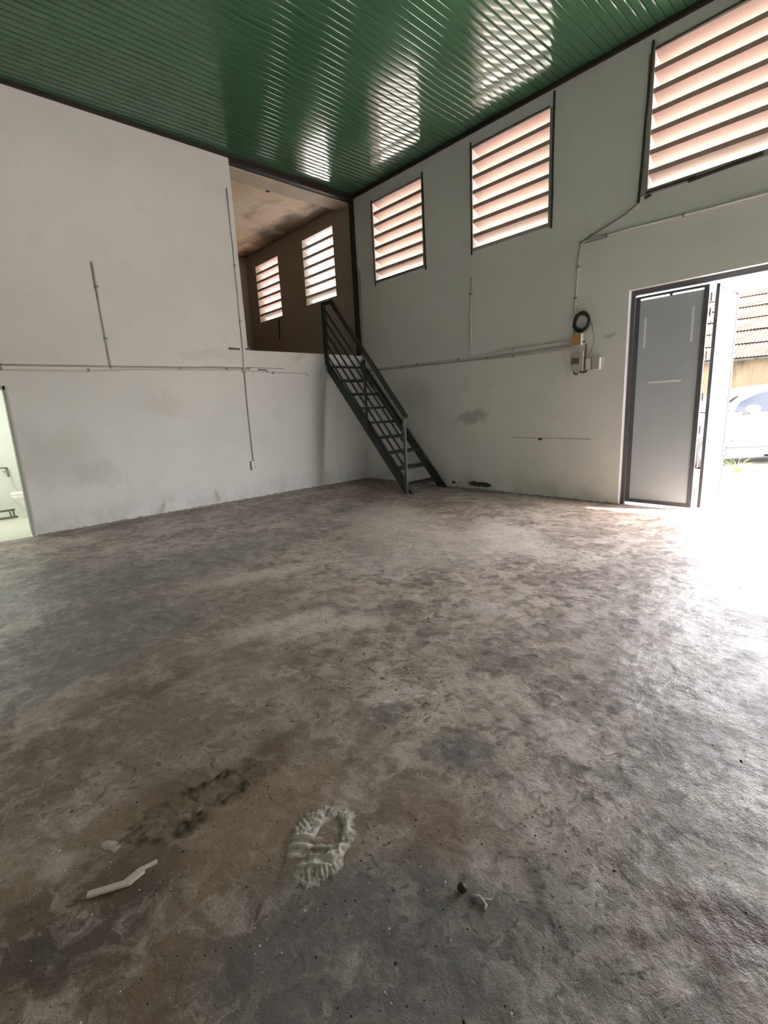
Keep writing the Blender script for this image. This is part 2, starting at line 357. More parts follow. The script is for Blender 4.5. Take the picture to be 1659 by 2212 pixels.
M['floor'] = n.done(col, n.rng(mid, 0.3, 0.7, 0.30, 0.50), nm, Specular_IOR_Level=0.5)
M['ground'] = simple('sunlit_pale_concrete', (0.56, 0.53, 0.48), 0.9, 0.12, 1.2, 0.2)

# dust prints
def dust(name, lo, hi, top, fine):
    n = NT(name); h = n.sep('Z'); col = n.mix(n.rng(h, 0.0005, top), lo, hi)
    col = n.mix(n.rng(n.noise(70, 6, 0.75), 0.48, 0.72, 0, 0.55), col, fine)
    return n.done(col, 0.95, n.bump(n.noise(140, 5, 0.75), 0.9, 0.005))
M['dust'] = dust('cement_powder', (0.46, 0.39, 0.345), (0.76, 0.67, 0.61), 0.008, (0.35, 0.29, 0.25))
M['sand'] = dust('brown_sand', (0.215, 0.160, 0.105), (0.085, 0.060, 0.037), 0.008, (0.12, 0.086, 0.054))

# ------------------------------------------------------------------ structure
H = 5.69          # ceiling
XE, YE = 12.6, -10.5
MZ = 2.63         # mezzanine top
RX, RY = -4.58, -5.2
def wall(name, u0, u1, z0, z1, holes, conv, mat, mat_side=None):
    """solid wall in (u,z) with rectangular holes; conv(u, t, z) -> xyz, t=0 room face, t=1 outer face"""
    us = sorted({u0, u1, *[h[0] for h in holes], *[h[1] for h in holes]})
    zs = sorted({z0, z1, *[h[2] for h in holes], *[h[3] for h in holes]})
    us = [u for u in us if u0 <= u <= u1]; zs = [z for z in zs if z0 <= z <= z1]
    def solid(i, j):
        if i < 0 or j < 0 or i >= len(us)-1 or j >= len(zs)-1: return False
        cu = (us[i]+us[i+1])/2; cz = (zs[j]+zs[j+1])/2
        return not any(h[0] < cu < h[1] and h[2] < cz < h[3] for h in holes)
    vid = {}; V = []; Fs = []; mi = []
    def v(i, j, t):
        k = (i, j, t)
        if k not in vid: vid[k] = len(V); V.append(conv(us[i], t, zs[j]))
        return vid[k]
    for i in range(len(us)-1):
        for j in range(len(zs)-1):
            if not solid(i, j): continue
            Fs.append((v(i,j,0), v(i+1,j,0), v(i+1,j+1,0), v(i,j+1,0))); mi.append(0)
            Fs.append((v(i,j,1), v(i,j+1,1), v(i+1,j+1,1), v(i+1,j,1))); mi.append(1)
            for di, dj, a, b in ((-1,0,(i,j),(i,j+1)), (1,0,(i+1,j),(i+1,j+1)), (0,-1,(i,j),(i+1,j)), (0,1,(i,j+1),(i+1,j+1))):
                if not solid(i+di, j+dj):
                    Fs.append((v(*a,0), v(*b,0), v(*b,1), v(*a,1))); mi.append(2)
    me = bpy.data.meshes.new(name); me.from_pydata(V, [], Fs)
    for m in (mat, M['plaster_out'], mat_side or mat): me.materials.append(m)
    me.polygons.foreach_set('material_index', mi)
    bm = bmesh.new(); bm.from_mesh(me); bmesh.ops.recalc_face_normals(bm, faces=bm.faces[:]); bm.to_mesh(me); bm.free()
    o = bpy.data.objects.new(name, me); C.objects.link(o); return o

WT = 0.20
WIN = [(5.57, 6.90), (2.922, 4.246), (0.555, 1.828), (-1.90, -0.74), (-4.10, -2.985)]
WZ = [(3.995, 5.45), (3.995, 5.425), (3.998, 5.38), (3.97, 5.363), (3.93, 5.31)]
DX0, DX1, DZ = 5.42, 12.2, 2.86  # unseen far end of the doorway pushed out to let in more daylight
holes = [(a, b, z0, z1) for (a, b), (z0, z1) in zip(WIN[:3], WZ[:3])] + [(DX0, DX1, -0.1, DZ)]
wr = wall('wall_right', 0.0, XE, -0.1, H+0.06, holes, lambda u, t, z: (u, t*WT, z), M['plaster_right'], M['jamb'])
struct(wr, 'off white plastered wall with high louvred openings and a doorway widened out of view', 'wall')
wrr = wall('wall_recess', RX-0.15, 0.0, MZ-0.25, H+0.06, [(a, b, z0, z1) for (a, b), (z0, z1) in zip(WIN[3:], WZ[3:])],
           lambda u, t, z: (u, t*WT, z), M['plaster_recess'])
struct(wrr, 'dim brown stained wall with two louvred openings above the mezzanine', 'wall')
wl_ = wall('wall_left', YE, 0.0, -0.1, H+0.06, [(-2.655, 0.1, MZ, H+0.1), (-7.06, -6.20, -0.2, 2.03)],
          lambda u, t, z: (-t*0.12, u, z), M['plaster_left'])
struct(wl_, 'pale grey painted wall with conduits, stepped down beside the stair', 'wall')
struct(MB().box(-0.15, XE+0.15, YE-0.15, YE, -0.1, H+0.06).build('wall_back', M['plaster_left']), 'plain plastered wall opposite the louvred wall', 'wall')
struct(MB().box(XE, XE+0.15, YE, WT, -0.1, H+0.06).build('wall_end', M['plaster_left']), 'plain plastered end wall of the hall past the doorway', 'wall')
import numpy as np
from mathutils import noise as mn
def axis(parts):
    out = [parts[0][0]]
    for (p0, p1, st_) in parts:
        k_ = max(1, round((p1-p0)/st_)); out += [p0+(p1-p0)*i/k_ for i in range(1, k_+1)]
    return np.array(out)
fx = axis([(0, 5.2, 0.05), (5.2, 8.6, 0.016), (8.6, XE, 0.08)]); fy = axis([(YE, -7.5, 0.08), (-7.5, -5.0, 0.016), (-5.0, WT, 0.05)])
GX, GY = np.meshgrid(fx, fy, indexing='ij'); nx_, ny_ = GX.shape
def fbm(sc, off):
    return np.array([mn.fractal(Vector((x_*sc+off, y_*sc-off, off)), 0.9, 2.0, 4) for x_, y_ in zip(GX.ravel(), GY.ravel())]).reshape(GX.shape)
W1x, W1y, W2x, W2y = fbm(2.2, 3.3)*0.12, fbm(2.2, 8.1)*0.12, fbm(8.0, 1.7)*0.03, fbm(8.0, 5.9)*0.03
def fblob(x, y, rx, ry, ang, soft):
    big_ = max(rx, ry) > 0.25
    dx = GX + (W1x if big_ else 0) + W2x - x; dy = GY + (W1y if big_ else 0) + W2y - y
    ca, sa = math.cos(math.radians(ang)), math.sin(math.radians(ang))
    r_ = np.sqrt(((dx*ca+dy*sa)/rx)**2 + ((-dx*sa+dy*ca)/ry)**2)
    t = np.clip((1+soft*0.5-r_)/max(soft, 0.01), 0, 1); return t*t*(3-2*t)
Acc = np.zeros(GX.shape+(3,)); Tr = np.ones(GX.shape)
for (x, y, rx, ry, a, cc, sg, sf) in STAINS_AND_LIGHT:
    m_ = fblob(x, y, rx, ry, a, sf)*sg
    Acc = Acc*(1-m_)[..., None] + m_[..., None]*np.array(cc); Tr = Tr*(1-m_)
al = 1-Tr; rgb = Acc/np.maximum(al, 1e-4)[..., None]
idx = np.arange(nx_*ny_).reshape(nx_, ny_)
fq = np.stack([idx[:-1, :-1], idx[1:, :-1], idx[1:, 1:], idx[:-1, 1:]], -1).reshape(-1, 4)
fme = bpy.data.meshes.new('floor')
fme.from_pydata(np.stack([GX, GY, np.zeros_like(GX)], -1).reshape(-1, 3).tolist(), [], fq.tolist())
ca_ = fme.color_attributes.new('stain', 'FLOAT_COLOR', 'POINT')  # carries the stains and the painted light tones
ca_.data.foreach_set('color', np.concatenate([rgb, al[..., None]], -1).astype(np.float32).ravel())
fa_ = fme.attributes.new('flaky', 'FLOAT', 'POINT'); fa_.data.foreach_set('value', fblob(3.0, -2.3, 1.1, 1.9, 40, 1.0).astype(np.float32).ravel())
fme.materials.append(M['floor'])
floor_o = bpy.data.objects.new('floor', fme); C.objects.link(floor_o)
struct(floor_o, 'worn grey brown concrete floor with stains, flaking patches and painted-in light falloff', 'floor')
struct(MB().box(-40, 60, WT+0.001, 70, -0.3, -0.02).build('ground', M['ground']), 'sun bleached pale yard outside the doorway', 'ground')

# recess above the mezzanine
struct(MB().box(RX, -0.12, RY, 0, MZ-0.2, MZ).build('floor_mezzanine', M['recess_floor']), 'raw concrete mezzanine deck behind the low wall', 'floor')
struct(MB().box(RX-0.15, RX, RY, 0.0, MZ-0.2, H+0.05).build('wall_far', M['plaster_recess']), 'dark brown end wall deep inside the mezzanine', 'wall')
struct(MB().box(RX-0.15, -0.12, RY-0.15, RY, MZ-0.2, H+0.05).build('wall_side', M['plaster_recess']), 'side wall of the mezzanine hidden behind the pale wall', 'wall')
struct(MB().box(RX-0.15, -0.02, RY-0.1, WT, H-0.05, H+0.03).build('ceiling_recess', M['recess_ceiling']), 'cream mezzanine ceiling board with brown mould stains', 'ceiling')
struct(MB().box(-0.52, -0.12, RY, 0, H-0.12, H-0.05).build('trim_1', M['cream_batten'], bevel=0.006), 'stained cream beam along the mezzanine ceiling edge', 'beam')
bt = MB().box(-0.60, -0.52, RY, -0.85, H-0.095, H-0.05).build('trim_2', M['cream_batten'], bevel=0.004)
struct(bt, 'thin cream batten with dark joint under the mezzanine ceiling', 'batten')
MB().box(-0.615, -0.505, -1.62, -1.57, H-0.11, H-0.055).build('joint_block', M['trim'], bt)

# green ceiling: sheet backing with ribbed panels
ceil = MB().box(-0.15, XE+0.15, YE-0.15, WT, H+0.03, H+0.06).build('ceiling', M['green'])
struct(ceil, 'glossy dark green ribbed panel ceiling mirroring the louvred openings', 'ceiling')
prof = []
P2 = 0.10
for r in range(2):
    for k in range(11):
        t = k/10; x = r*P2 + t*P2
        e = min(t, 1-t)
        zz = 0.0016*(1-(2*t-1)**2)*-1.0
        if e < 0.01: zz = 0.006
        prof.append((x, zz))
    if r == 0: prof.pop()
pv = []
for (x, z) in prof: pv += [(x, 0, z), (x, YE, z)]
def panel_mesh():
    mb = MB(); pts = []
    for r in range(2):
        x0 = r*P2
        pts += [(x0+0.0, 0.007), (x0+0.004, 0.0065), (x0+0.008, 0.0)]
        pts += [(x0+0.008+(P2-0.016)*k/8, -0.0007*(1-(2*k/8-1)**2)) for k in range(1, 8)]
        pts += [(x0+P2-0.008, 0.0), (x0+P2-0.004, 0.0065)]
    pts.append((2*P2, 0.007))
    n0 = 0; ys = [0.0 - 12.7*i/6 for i in range(7)]
    for y in ys:
        for (x, z) in pts: mb.v.append((x, y, z))
    m = len(pts)
    for i in range(len(ys)-1):
        for j in range(m-1): mb.f.append((i*m+j, i*m+j+1, (i+1)*m+j+1, (i+1)*m+j))
    me = bpy.data.meshes.new('panel'); me.from_pydata(mb.v, [], mb.f); me.materials.append(M['green'])
    me.polygons.foreach_set('use_smooth', [True]*len(me.polygons))
    return me
pm_ = panel_mesh()
k = 0; x = -0.02
while x < XE:
    o = bpy.data.objects.new('panel', pm_); C.objects.link(o); o.parent = ceil; o.location = (x, 0.0, H); x += 2*P2
# dark strips drawing in the shaded gap along the wall tops
struct(MB().box(0.0, XE, -0.045, 0.0, H-0.055, H-0.002).build('gap_shade_1', M['trim']), 'dark strip painting the gap shade where the green ceiling meets the louvred wall', 'trim')
struct(MB().box(0.0, 0.045, YE, -0.045, H-0.05, H-0.002).build('gap_shade_2', M['trim']), 'dark strip painting the gap shade where the green ceiling meets the pale wall', 'trim')
struct(MB().box(-0.12, 0.0, -2.655, -0.0, H-0.10, H-0.002).build('trim_5', M['trim']), 'dark edge beam across the mouth of the mezzanine', 'trim')

# ------------------------------------------------------------------ louvred windows
def window(idx, x0, x1, z0, z1, mat, label):
    w = empty('window_%d' % idx, ((x0+x1)/2, 0, z0)); struct(w, label, 'window')
    n_gap = 7; th = 0.055; gap = ((z1-z0) - 6*th)/n_gap; dr = 0.095; y0_, y1_ = 0.012, 0.285; hx = (x1-x0)/2
    me = MB().prism([(-hx, y0_, 0), (-hx, y1_, -dr), (-hx, y1_, th-dr-0.012), (-hx, y0_, th)], (2*hx, 0, 0)).mesh('slat'); me.materials.append(mat)
    for k in range(6):
        o = bpy.data.objects.new('slat', me); C.objects.link(o); o.parent = w
        o.location = (0, 0, gap*(k+1) + th*k)
    # side cheeks that carry the slats outside the wall
    cm_ = MB().box(-0.06, 0, WT, 0.29, -0.10, z1-z0+0.03).mesh('cheek'); cm_.materials.append(mat)
    for sx, q in ((-(x1-x0)/2, 0), ((x1-x0)/2+0.06, 0)):
        o = bpy.data.objects.new('cheek', cm_); C.objects.link(o); o.parent = w; o.location = (sx, 0, 0)
    hd = MB().prism([(-hx-0.06, WT, z1-z0-0.066), (-hx-0.06, 0.31, z1-z0-dr-0.01), (-hx-0.06, 0.31, z1-z0-dr+0.04), (-hx-0.06, WT, z1-z0+0.02)], (2*hx+0.12, 0, 0)).build('hood', mat, w)
    MB().prism([(-hx, 0.0, z1-z0), (-hx, WT, z1-z0-0.066), (-hx, WT, z1-z0)], (2*hx, 0, 0)).build('head_slope', mat, w)
    return w
labels = ['peach louvred opening directly above the wide doorway', 'peach louvred opening between the doorway and the corner, with thin black uprights',
          'peach louvred opening just right of the corner post beside the stair', 'white louvred opening above the top of the steel stair',
          'pinkish stained louvred opening deepest inside the mezzanine']
mats = ['slat_pink', 'slat_pink', 'slat_pink', 'slat_white', 'slat_stain']
wins = [window(i+1, *WIN[i], *WZ[i], M[mats[i]], labels[i]) for i in range(5)]
def win_rods(i, rods, patches=()):
    w = wins[i]; ox = w.location
    for (a, b, wd) in rods:
        pts = [(p[0]-ox.x, -0.012, p[1]-ox.z) for p in ([a] + [((a[0]*(1-t)+b[0]*t)+random.uniform(-.006,.006), a[1]*(1-t)+b[1]*t) for t in (.25,.5,.75)] + [b])]
        MB().tube(pts, wd/2, 6).build('edge_rod_and_shade', M['rod'], w)
    for (x0, x1, z0, z1) in patches:
        MB().box(x0-ox.x, x1-ox.x, -0.006, 0, z0-ox.z, z1-ox.z).build('grey_edge', M['reveal_patch'], w)  # flat grey band around the opening
win_rods(0, [((5.545, 5.56), (5.475, 3.87), 0.03), ((5.56, 3.955), (6.1, 3.955), 0.022), ((6.02, 3.93), (6.72, 3.96), 0.035), ((5.55, 3.90), (5.62, 3.915), 0.03), ((5.57, 5.465), (6.9, 5.49), 0.02)],
         [(5.50, 5.57, 3.93, 5.45), (5.57, 6.90, 3.93, 3.995)])
win_rods(1, [((2.90, 5.52), (2.90, 3.90), 0.022), ((4.305, 5.60), (4.30, 3.91), 0.028), ((2.88, 5.445), (4.24, 5.445), 0.018)],  # level rod draws in the thin shade line along the top
         [(2.90, 2.922, 3.93, 5.43), (4.246, 4.30, 3.93, 5.43), (2.922, 4.246, 3.945, 3.995)])
win_rods(2, [((0.53, 5.45), (0.545, 3.90), 0.022), ((1.86, 5.47), (1.89, 3.90), 0.028), ((0.54, 5.395), (1.83, 5.40), 0.018), ((0.56, 3.975), (1.83, 3.98), 0.02)],
         [(1.828, 1.875, 3.94, 5.40), (0.555, 1.828, 3.95, 3.998)])

# ------------------------------------------------------------------ steel stair
st = empty('steel_stair', (1.1, -0.5, 0)); tag(st, 'dark green steel stair with open treads and one side railing, leaning against the low wall', 'stair')
OX = Vector((1.1, -0.5, 0))
def L(x, y, z): return (x-OX.x, y-OX.y, z)
SL = 1.115; X0 = 2.205
YN, YF = -0.965, -0.07
for y, x_top in ((YN, 0.045), (YF, 0.045)):
    zt = (X0-x_top)*SL
    # plate stringer cut flat at the floor and plumb at the wall
    hw = 0.075
    nv = Vector((SL, 0, 1)).normalized()
    o1 = hw/nv.z
    pts = [(X0+o1/SL, 0), (X0-o1/SL, 0), (x_top, zt-o1), (x_top, zt+o1)]
    MB().prism([L(px, y-0.022, pz) for px, pz in pts], (0, 0.044, 0)).build('stringer', M['stair'], st, bevel=0.004)
tm = MB()
tm.box(-0.11, 0.11, YN+0.022-OX.y, YF-0.022-OX.y, -0.006, 0.0).box(0.104, 0.11, YN+0.022-OX.y, YF-0.022-OX.y, -0.045, 0).box(-0.11, -0.104, YN+0.022-OX.y, YF-0.022-OX.y, -0.045, 0)
tme = tm.mesh('tread'); tme.materials.append(M['stair'])
for k in range(9):
    z = 0.160 + 0.2785*k
    o = bpy.data.objects.new('tread', tme); C.objects.link(o); o.parent = st; o.location = (X0 - z/SL - OX.x, 0, z)
# posts
MB().box(0.01-OX.x, 0.075-OX.x, YN-0.033-OX.y, YN+0.033-OX.y, 2.42, 3.575).build('post', M['stair'], st, bevel=0.003)
MB().box(2.15-OX.x, 2.21-OX.x, YN-0.055-OX.y, YN-0.023-OX.y, 0.0, 1.34).build('post', M['stair_light'], st, bevel=0.003)
MB().box(1.17-OX.x, 1.22-OX.x, YN-0.05-OX.y, YN-0.02-OX.y, 1.10, 2.40).build('post', M['stair'], st, bevel=0.003)
# handrail: short level piece, then down
hr = MB().bar(L(0.0, YN, 3.56), L(0.31, YN, 3.545), 0.05, 0.055).bar(L(0.285, YN, 3.575), L(2.20, YN, 1.335), 0.055, 0.075)
hr.build('handrail', M['stair'], st, bevel=0.004)
for z0 in (3.47, 3.26, 3.03, 2.82, 2.60):
    x_end = 2.17
    MB().bar(L(0.06, YN, z0), L(x_end, YN, z0-(x_end-0.06)*1.145), 0.022, 0.03).build('infill_bar', M['stair'], st)

# corner post on the low wall
cp = MB().box(-0.085, 0.0, -0.075, -0.002, MZ+0.001, H-0.10).build('corner_post', M['trim'], bevel=0.006)
tag(cp, 'thin black steel post in the corner above the low wall', 'post')

# ------------------------------------------------------------------ conduits, boxes and cables
def conduit(name, pts, r, mat, label, cat='conduit', clips=(), wallaxis='x', group=None):
    base = Vector(pts[0]); e = empty(name, base)
    MB().tube([tuple(Vector(p)-base) for p in pts], r, 8).build('pipe', mat, e, smooth=True)
    for c_ in clips:
        c_ = Vector(c_) - base; s = r*1.6
        d = (Vector(pts[-1])-Vector(pts[0])); vert = abs(d.z) > 0.6*d.length
        hx, hz = (s, 0.012) if vert else (0.012, s)
        if wallaxis == 'x': MB().box(c_.x-r, c_.x+r*1.15, c_.y-hx, c_.y+hx, c_.z-hz, c_.z+hz).build('clip', M['clip'], e)
        else: MB().box(c_.x-hx, c_.x+hx, c_.y-r*1.15, c_.y+r, c_.z-hz, c_.z+hz).build('clip', M['clip'], e)
    tag(e, label, cat, group); return e
def wob_line(a, b, n, amp, axis=2):
    a = Vector(a); b = Vector(b); out = []
    for i in range(n+1):
        p = a.lerp(b, i/n)
        if 0 < i < n: p[axis] += random.uniform(-amp, amp)
        out.append(tuple(p))
    return out
# pale wall
conduit('wall_conduit', wob_line((0.014, -9.5, 2.285), (0.014, -4.92, 2.305), 6, .004) + wob_line((0.014, -4.2, 2.312), (0.014, -2.80, 2.325), 3, .006), 0.012, M['conduit_dirty'],
        'upper of two thin dusty conduits running level along the pale wall', clips=[(0.014, y, 2.30) for y in (-6.2, -4.9, -3.9, -3.1)])
conduit('wall_conduit', wob_line((0.014, -9.5, 2.235), (0.014, -5.2, 2.232), 6, .003) + wob_line((0.014, -4.6, 2.268), (0.014, -2.9, 2.292), 3, .004) + [(0.014, -2.3, 2.262), (0.014, -1.5, 2.250), (0.014, -1.455, 2.245), (0.014, -1.435, 2.19)], 0.0125, M['conduit'],
        'lower of two thin conduits on the pale wall, ending in a short downturned elbow', clips=[(0.014, y, 2.25) for y in (-6.2, -5.2, -2.2)])
conduit('wall_conduit', [(0.014, -4.93, 3.72), (0.014, -4.915, 3.0), (0.014, -4.90, 2.325)], 0.015, M['conduit'],
        'short upright conduit dropping onto the level conduits of the pale wall', clips=[(0.014, -4.925, 3.4), (0.014, -4.91, 2.7)])
conduit('wall_conduit', [(0.012, -2.745, 5.17), (0.012, -2.74, 4.2), (0.013, -2.75, 3.2), (0.014, -2.755, 2.65), (0.014, -2.775, 2.30)], 0.010, M['conduit'],
        'tall thin conduit beside the step in the pale wall', clips=[(0.012, -2.745, 4.0), (0.012, -2.75, 3.1)])
conduit('wall_conduit', [(0.012, -2.775, 2.24), (0.012, -2.785, 1.5), (0.012, -2.78, 0.685)], 0.009, M['conduit_dirty'],
        'thin conduit dropping to the power outlet on the pale wall')
conduit('pipe_stub', [(0.02, -3.01, 2.642), (0.02, -2.82, 2.638)], 0.016, M['cable_grey'], 'short dark pipe stub left of the tall conduit', 'pipe')
conduit('pipe_stub', [(0.02, -2.70, 2.645), (0.02, -2.64, 2.648), (0.02, -2.635, 2.69)], 0.016, M['conduit_dirty'], 'short pale pipe stub at the step of the pale wall', 'pipe')
conduit('cable', [(0.012, -2.68, 2.335), (0.012, -2.3, 2.33), (0.012, -1.95, 2.325)], 0.004, M['cable_grey'], 'thin grey cable stretched above the conduit elbow', 'cable')
conduit('cable', [(0.018, -2.5, 2.30), (0.02, -2.35, 2.295), (0.018, -2.30, 2.262)], 0.010, M['cable_grey'], 'short kinked grey cable end on the pale wall conduit', 'cable')
jb = empty('junction_box', (0.0, -2.78, 2.27)); tag(jb, 'small grey conduit junction where pipes cross on the pale wall', 'junction box')
MB().box(0.0, 0.04, -0.03, 0.03, -0.03, 0.045).build('body', M['plastic_grey'], jb, bevel=0.004)
MB().tube([(0.03, 0.02, 0.03), (0.05, 0.05, 0.06), (0.045, 0.09, 0.06), (0.03, 0.10, 0.03)], 0.008, 6).build('wire_loop', M['cable_grey'], jb, smooth=True)
ou = empty('power_outlet', (0.0, -2.778, 0.52)); tag(ou, 'white surface power outlet low on the pale wall', 'outlet')
MB().box(0, 0.045, -0.062, 0.062, 0, 0.165).build('back_box', M['plastic_grey'], ou, bevel=0.006)
MB().box(0.045, 0.052, -0.060, 0.060, 0.003, 0.162).build('face_plate', M['plastic_white'], ou, bevel=0.003)
for z in (0.05, 0.115):
    for y in (-0.012, 0.012): MB().box(0.052, 0.0535, y-0.004, y+0.004, z-0.012, z+0.012).build('socket_slot', M['dark'], ou)

# louvred wall
def cyl(p): return (p[0], -0.014, p[1])
conduit('wall_conduit', [cyl(p) for p in [(0.06, 2.335), (0.53, 2.325), (1.6, 2.302), (2.85, 2.285), (3.6, 2.325), (4.69, 2.318)]], 0.012, M['conduit'],
        'upper of the level conduits from the corner to the tan switch box', clips=[(x, -0.014, z) for x, z in ((1.6, 2.302), (2.6, 2.288), (3.7, 2.325))], wallaxis='y')
conduit('wall_conduit', [cyl(p) for p in [(0.06, 2.300), (0.53, 2.29), (1.6, 2.268), (2.85, 2.245), (3.6, 2.262), (4.70, 2.255)]], 0.012, M['conduit_dirty'],
        'middle of the level conduits from the corner to the tan switch box', clips=[(x, -0.014, z) for x, z in ((1.2, 2.276), (3.2, 2.253))], wallaxis='y')
conduit('wall_conduit', [cyl(p) for p in [(2.9, 2.235), (3.7, 2.215), (4.3, 2.205), (4.76, 2.205)]], 0.012, M['conduit'],
        'lowest and shortest of the level conduits ending under the tan switch box', clips=[(3.7, -0.014, 2.215)], wallaxis='y')
conduit('wall_conduit', [cyl(p) for p in [(2.885, 3.56), (2.875, 2.9), (2.868, 2.30)]], 0.014, M['conduit'],
        'upright white conduit below the opening with black uprights', clips=[(2.88, -0.014, 3.3)], wallaxis='y')
MB().tube([(0, -0.0, 0), (-0.03, 0, 0.004), (-0.07, 0, -0.005)], 0.008, 6)
conduit('wall_conduit', [cyl(p) for p in [(4.74, 3.59), (4.725, 3.3), (4.70, 2.9), (4.685, 2.42)]], 0.013, M['conduit'],
        'upright white conduit above the coiled black cable', clips=[(4.725, -0.014, 3.3), (4.70, -0.014, 2.9)], wallaxis='y')
conduit('wall_conduit', [cyl(p) for p in [(4.78, 3.615), (5.4, 3.60), (6.1, 3.575), (6.8, 3.56), (9.5, 3.53)]], 0.012, M['conduit'],
        'long white conduit running level above the doorway', clips=[(5.1, -0.014, 3.607), (6.0, -0.014, 3.578)], wallaxis='y')
conduit('cable', [cyl(p) for p in [(4.735, 3.60), (4.9, 3.66), (5.15, 3.73), (5.33, 3.79), (5.475, 3.87)]], 0.008, M['cable_grey'], 'grey cable climbing from the upright conduit to the opening above the doorway', 'cable')
conduit('cable', [cyl(p) for p in [(4.80, 3.585), (4.9, 3.583), (5.1, 3.580)]], 0.006, M['cable_grey'], 'short grey cable lying along the start of the long conduit', 'cable')
conduit('wall_conduit', [cyl(p) for p in [(0.09, 4.3), (0.07, 3.4), (0.05, 2.36)]], 0.012, M['conduit_dirty'], 'thin upright conduit beside the black corner post', wallaxis='y')

# coiled cable on a nail
cc = empty('cable_coil', (4.81, 0, 2.562)); tag(cc, 'coil of black cable hung on the wall above the tan box', 'cable')
pts = []
for i in range(6*28+1):
    a = 2*math.pi*i/28; turn = i/28
    r = 0.107 + 0.016*math.sin(turn*2.3) + 0.004*math.sin(a*3+turn)
    pts.append((r*0.98*math.cos(a)+0.006*math.sin(turn*4), -0.022 - 0.012*(1+math.sin(turn*1.9)), r*1.08*math.sin(a)))
MB().tube(pts, 0.0115, 6).build('loops', M['cable'], cc, smooth=True)
conduit('cable', [(4.95, -0.02, 2.53), (4.975, -0.03, 2.42), (4.995, -0.03, 2.30), (4.97, -0.03, 2.18), (4.935, -0.03, 2.10)], 0.0045, M['cable_grey'], 'thin grey cable drooping from the cable coil to the switches', 'cable')
MB().tube([(-0.12, -0.02, 0.05), (-0.135, -0.02, -0.03), (-0.12, -0.02, -0.12)], 0.006, 6).build('tail', M['cable'], cc, smooth=True)
MB().tube([(0, 0, 0.085), (0, -0.06, 0.09)], 0.005, 6).build('nail', M['metal'], cc)
tb = empty('switch_box', (4.76, 0, 2.25)); tag(tb, 'small tan switch box directly under the cable coil', 'switch box')
MB().box(-0.075, 0.075, -0.085, 0, 0, 0.155).build('body', M['plastic_white'], tb, bevel=0.004)
MB().box(-0.073, 0.073, -0.090, -0.085, 0.002, 0.153).build('front_board', M['wood_box'], tb)
MB().box(0.075, 0.12, -0.05, -0.03, 0.035, 0.05).build('lever', M['dark'], tb, bevel=0.004)
gb = empty('breaker_box', (4.775, 0, 1.895)); tag(gb, 'aged grey plastic breaker box with brown window under the tan box', 'breaker box')
MB().box(-0.09, 0.09, -0.07, 0, 0, 0.27).build('body', M['plastic_grey'], gb, bevel=0.006)
MB().box(-0.085, 0.035, -0.074, -0.07, 0.10, 0.185).build('window', M['plastic_brown'], gb)
MB().box(-0.092, 0.092, -0.08, 0, 0.19, 0.262).build('lid', M['plastic_grey'], gb, bevel=0.006)
MB().tube([(-0.05, -0.04, 0.002), (-0.04, -0.05, -0.03), (-0.01, -0.05, -0.045), (0.01, -0.04, -0.02)], 0.012, 6).build('cable_loop', M['cable'], gb, smooth=True)
MB().tube([(0.03, -0.04, 0.0), (0.07, -0.05, -0.02), (0.12, -0.05, -0.02), (0.145, -0.04, 0.002)], 0.012, 6).build('cable_loop', M['cable'], gb, smooth=True)
sw = empty('wall_switch', (4.935, 0, 1.90)); tag(sw, 'narrow white wall switch between breaker box and end socket', 'switch')
MB().box(-0.043, 0.043, -0.045, 0, 0, 0.165).build('body', M['clip'], sw, bevel=0.004)
MB().box(-0.034, 0.036, -0.056, -0.045, 0.004, 0.161).build('face_plate', M['plastic_white'], sw, bevel=0.002)
MB().tube([(-0.05, -0.03, 0.36), (-0.05, -0.03, 0.2), (-0.055, -0.04, 0.0)], 0.009, 6).build('cable', M['cable_grey'], sw, smooth=True)
so = empty('wall_socket', (5.04, 0, 1.895)); tag(so, 'white wall socket at the end of the row, nearest the doorway', 'socket')
MB().box(-0.055, 0.055, -0.05, 0, 0, 0.165).build('body', M['plastic_white'], so, bevel=0.004)
MB().box(-0.05, 0.05, -0.055, -0.05, 0.006, 0.159).build('face_plate', M['plastic_grey'], so, bevel=0.002)

# damage and seams on the louvred wall
def ragged(name, x0, x1, z0, z1, mat, t, seed, label=None):
    rnd = random.Random(seed); n_ = 14; top = []; bot = []
    for i in range(n_+1):
        xx = x0+(x1-x0)*i/n_; e = min(1, 4*min(i, n_-i)/n_ + 0.25)
        top.append((xx, -0.0, z1-(z1-z0)*0.4*(rnd.random()*0.5+(1-e)))); bot.append((xx, -0.0, z0+(z1-z0)*0.3*(rnd.random()*0.5+(1-e))))
    o = MB().prism(bot+top[::-1], (0, -t, 0)).build(name, mat, wr)
    if label: o['label'] = label
    return o
M['brick'] = simple('exposed_brown_brick', (0.085, 0.066, 0.048), 0.95, 0.45, 25, 0.6)
M['filler'] = simple('pale_filler', (0.74, 0.73, 0.70), 0.85, 0.08, 20, 0.3)
ragged('broken_plaster', 2.78, 3.27, 0.055, 0.155, M['brick'], 0.004, 3, 'dark brown broken plaster above the floor')
ragged('filler_patch', 2.50, 2.76, 0.035, 0.135, M['filler'], 0.004, 5)
ragged('broken_plaster', 2.39, 2.47, 0.07, 0.12, M['brick'], 0.004, 8)
MB().bar((3.70, -0.003, 0.935), (4.99, -0.003, 0.925), 0.006, 0.010).build('plaster_seam', M['reveal_patch'], wr)
MB().box(4.16, 4.22, -0.01, 0, 0.90, 0.93).build('wall_plug', M['rod'], wr)
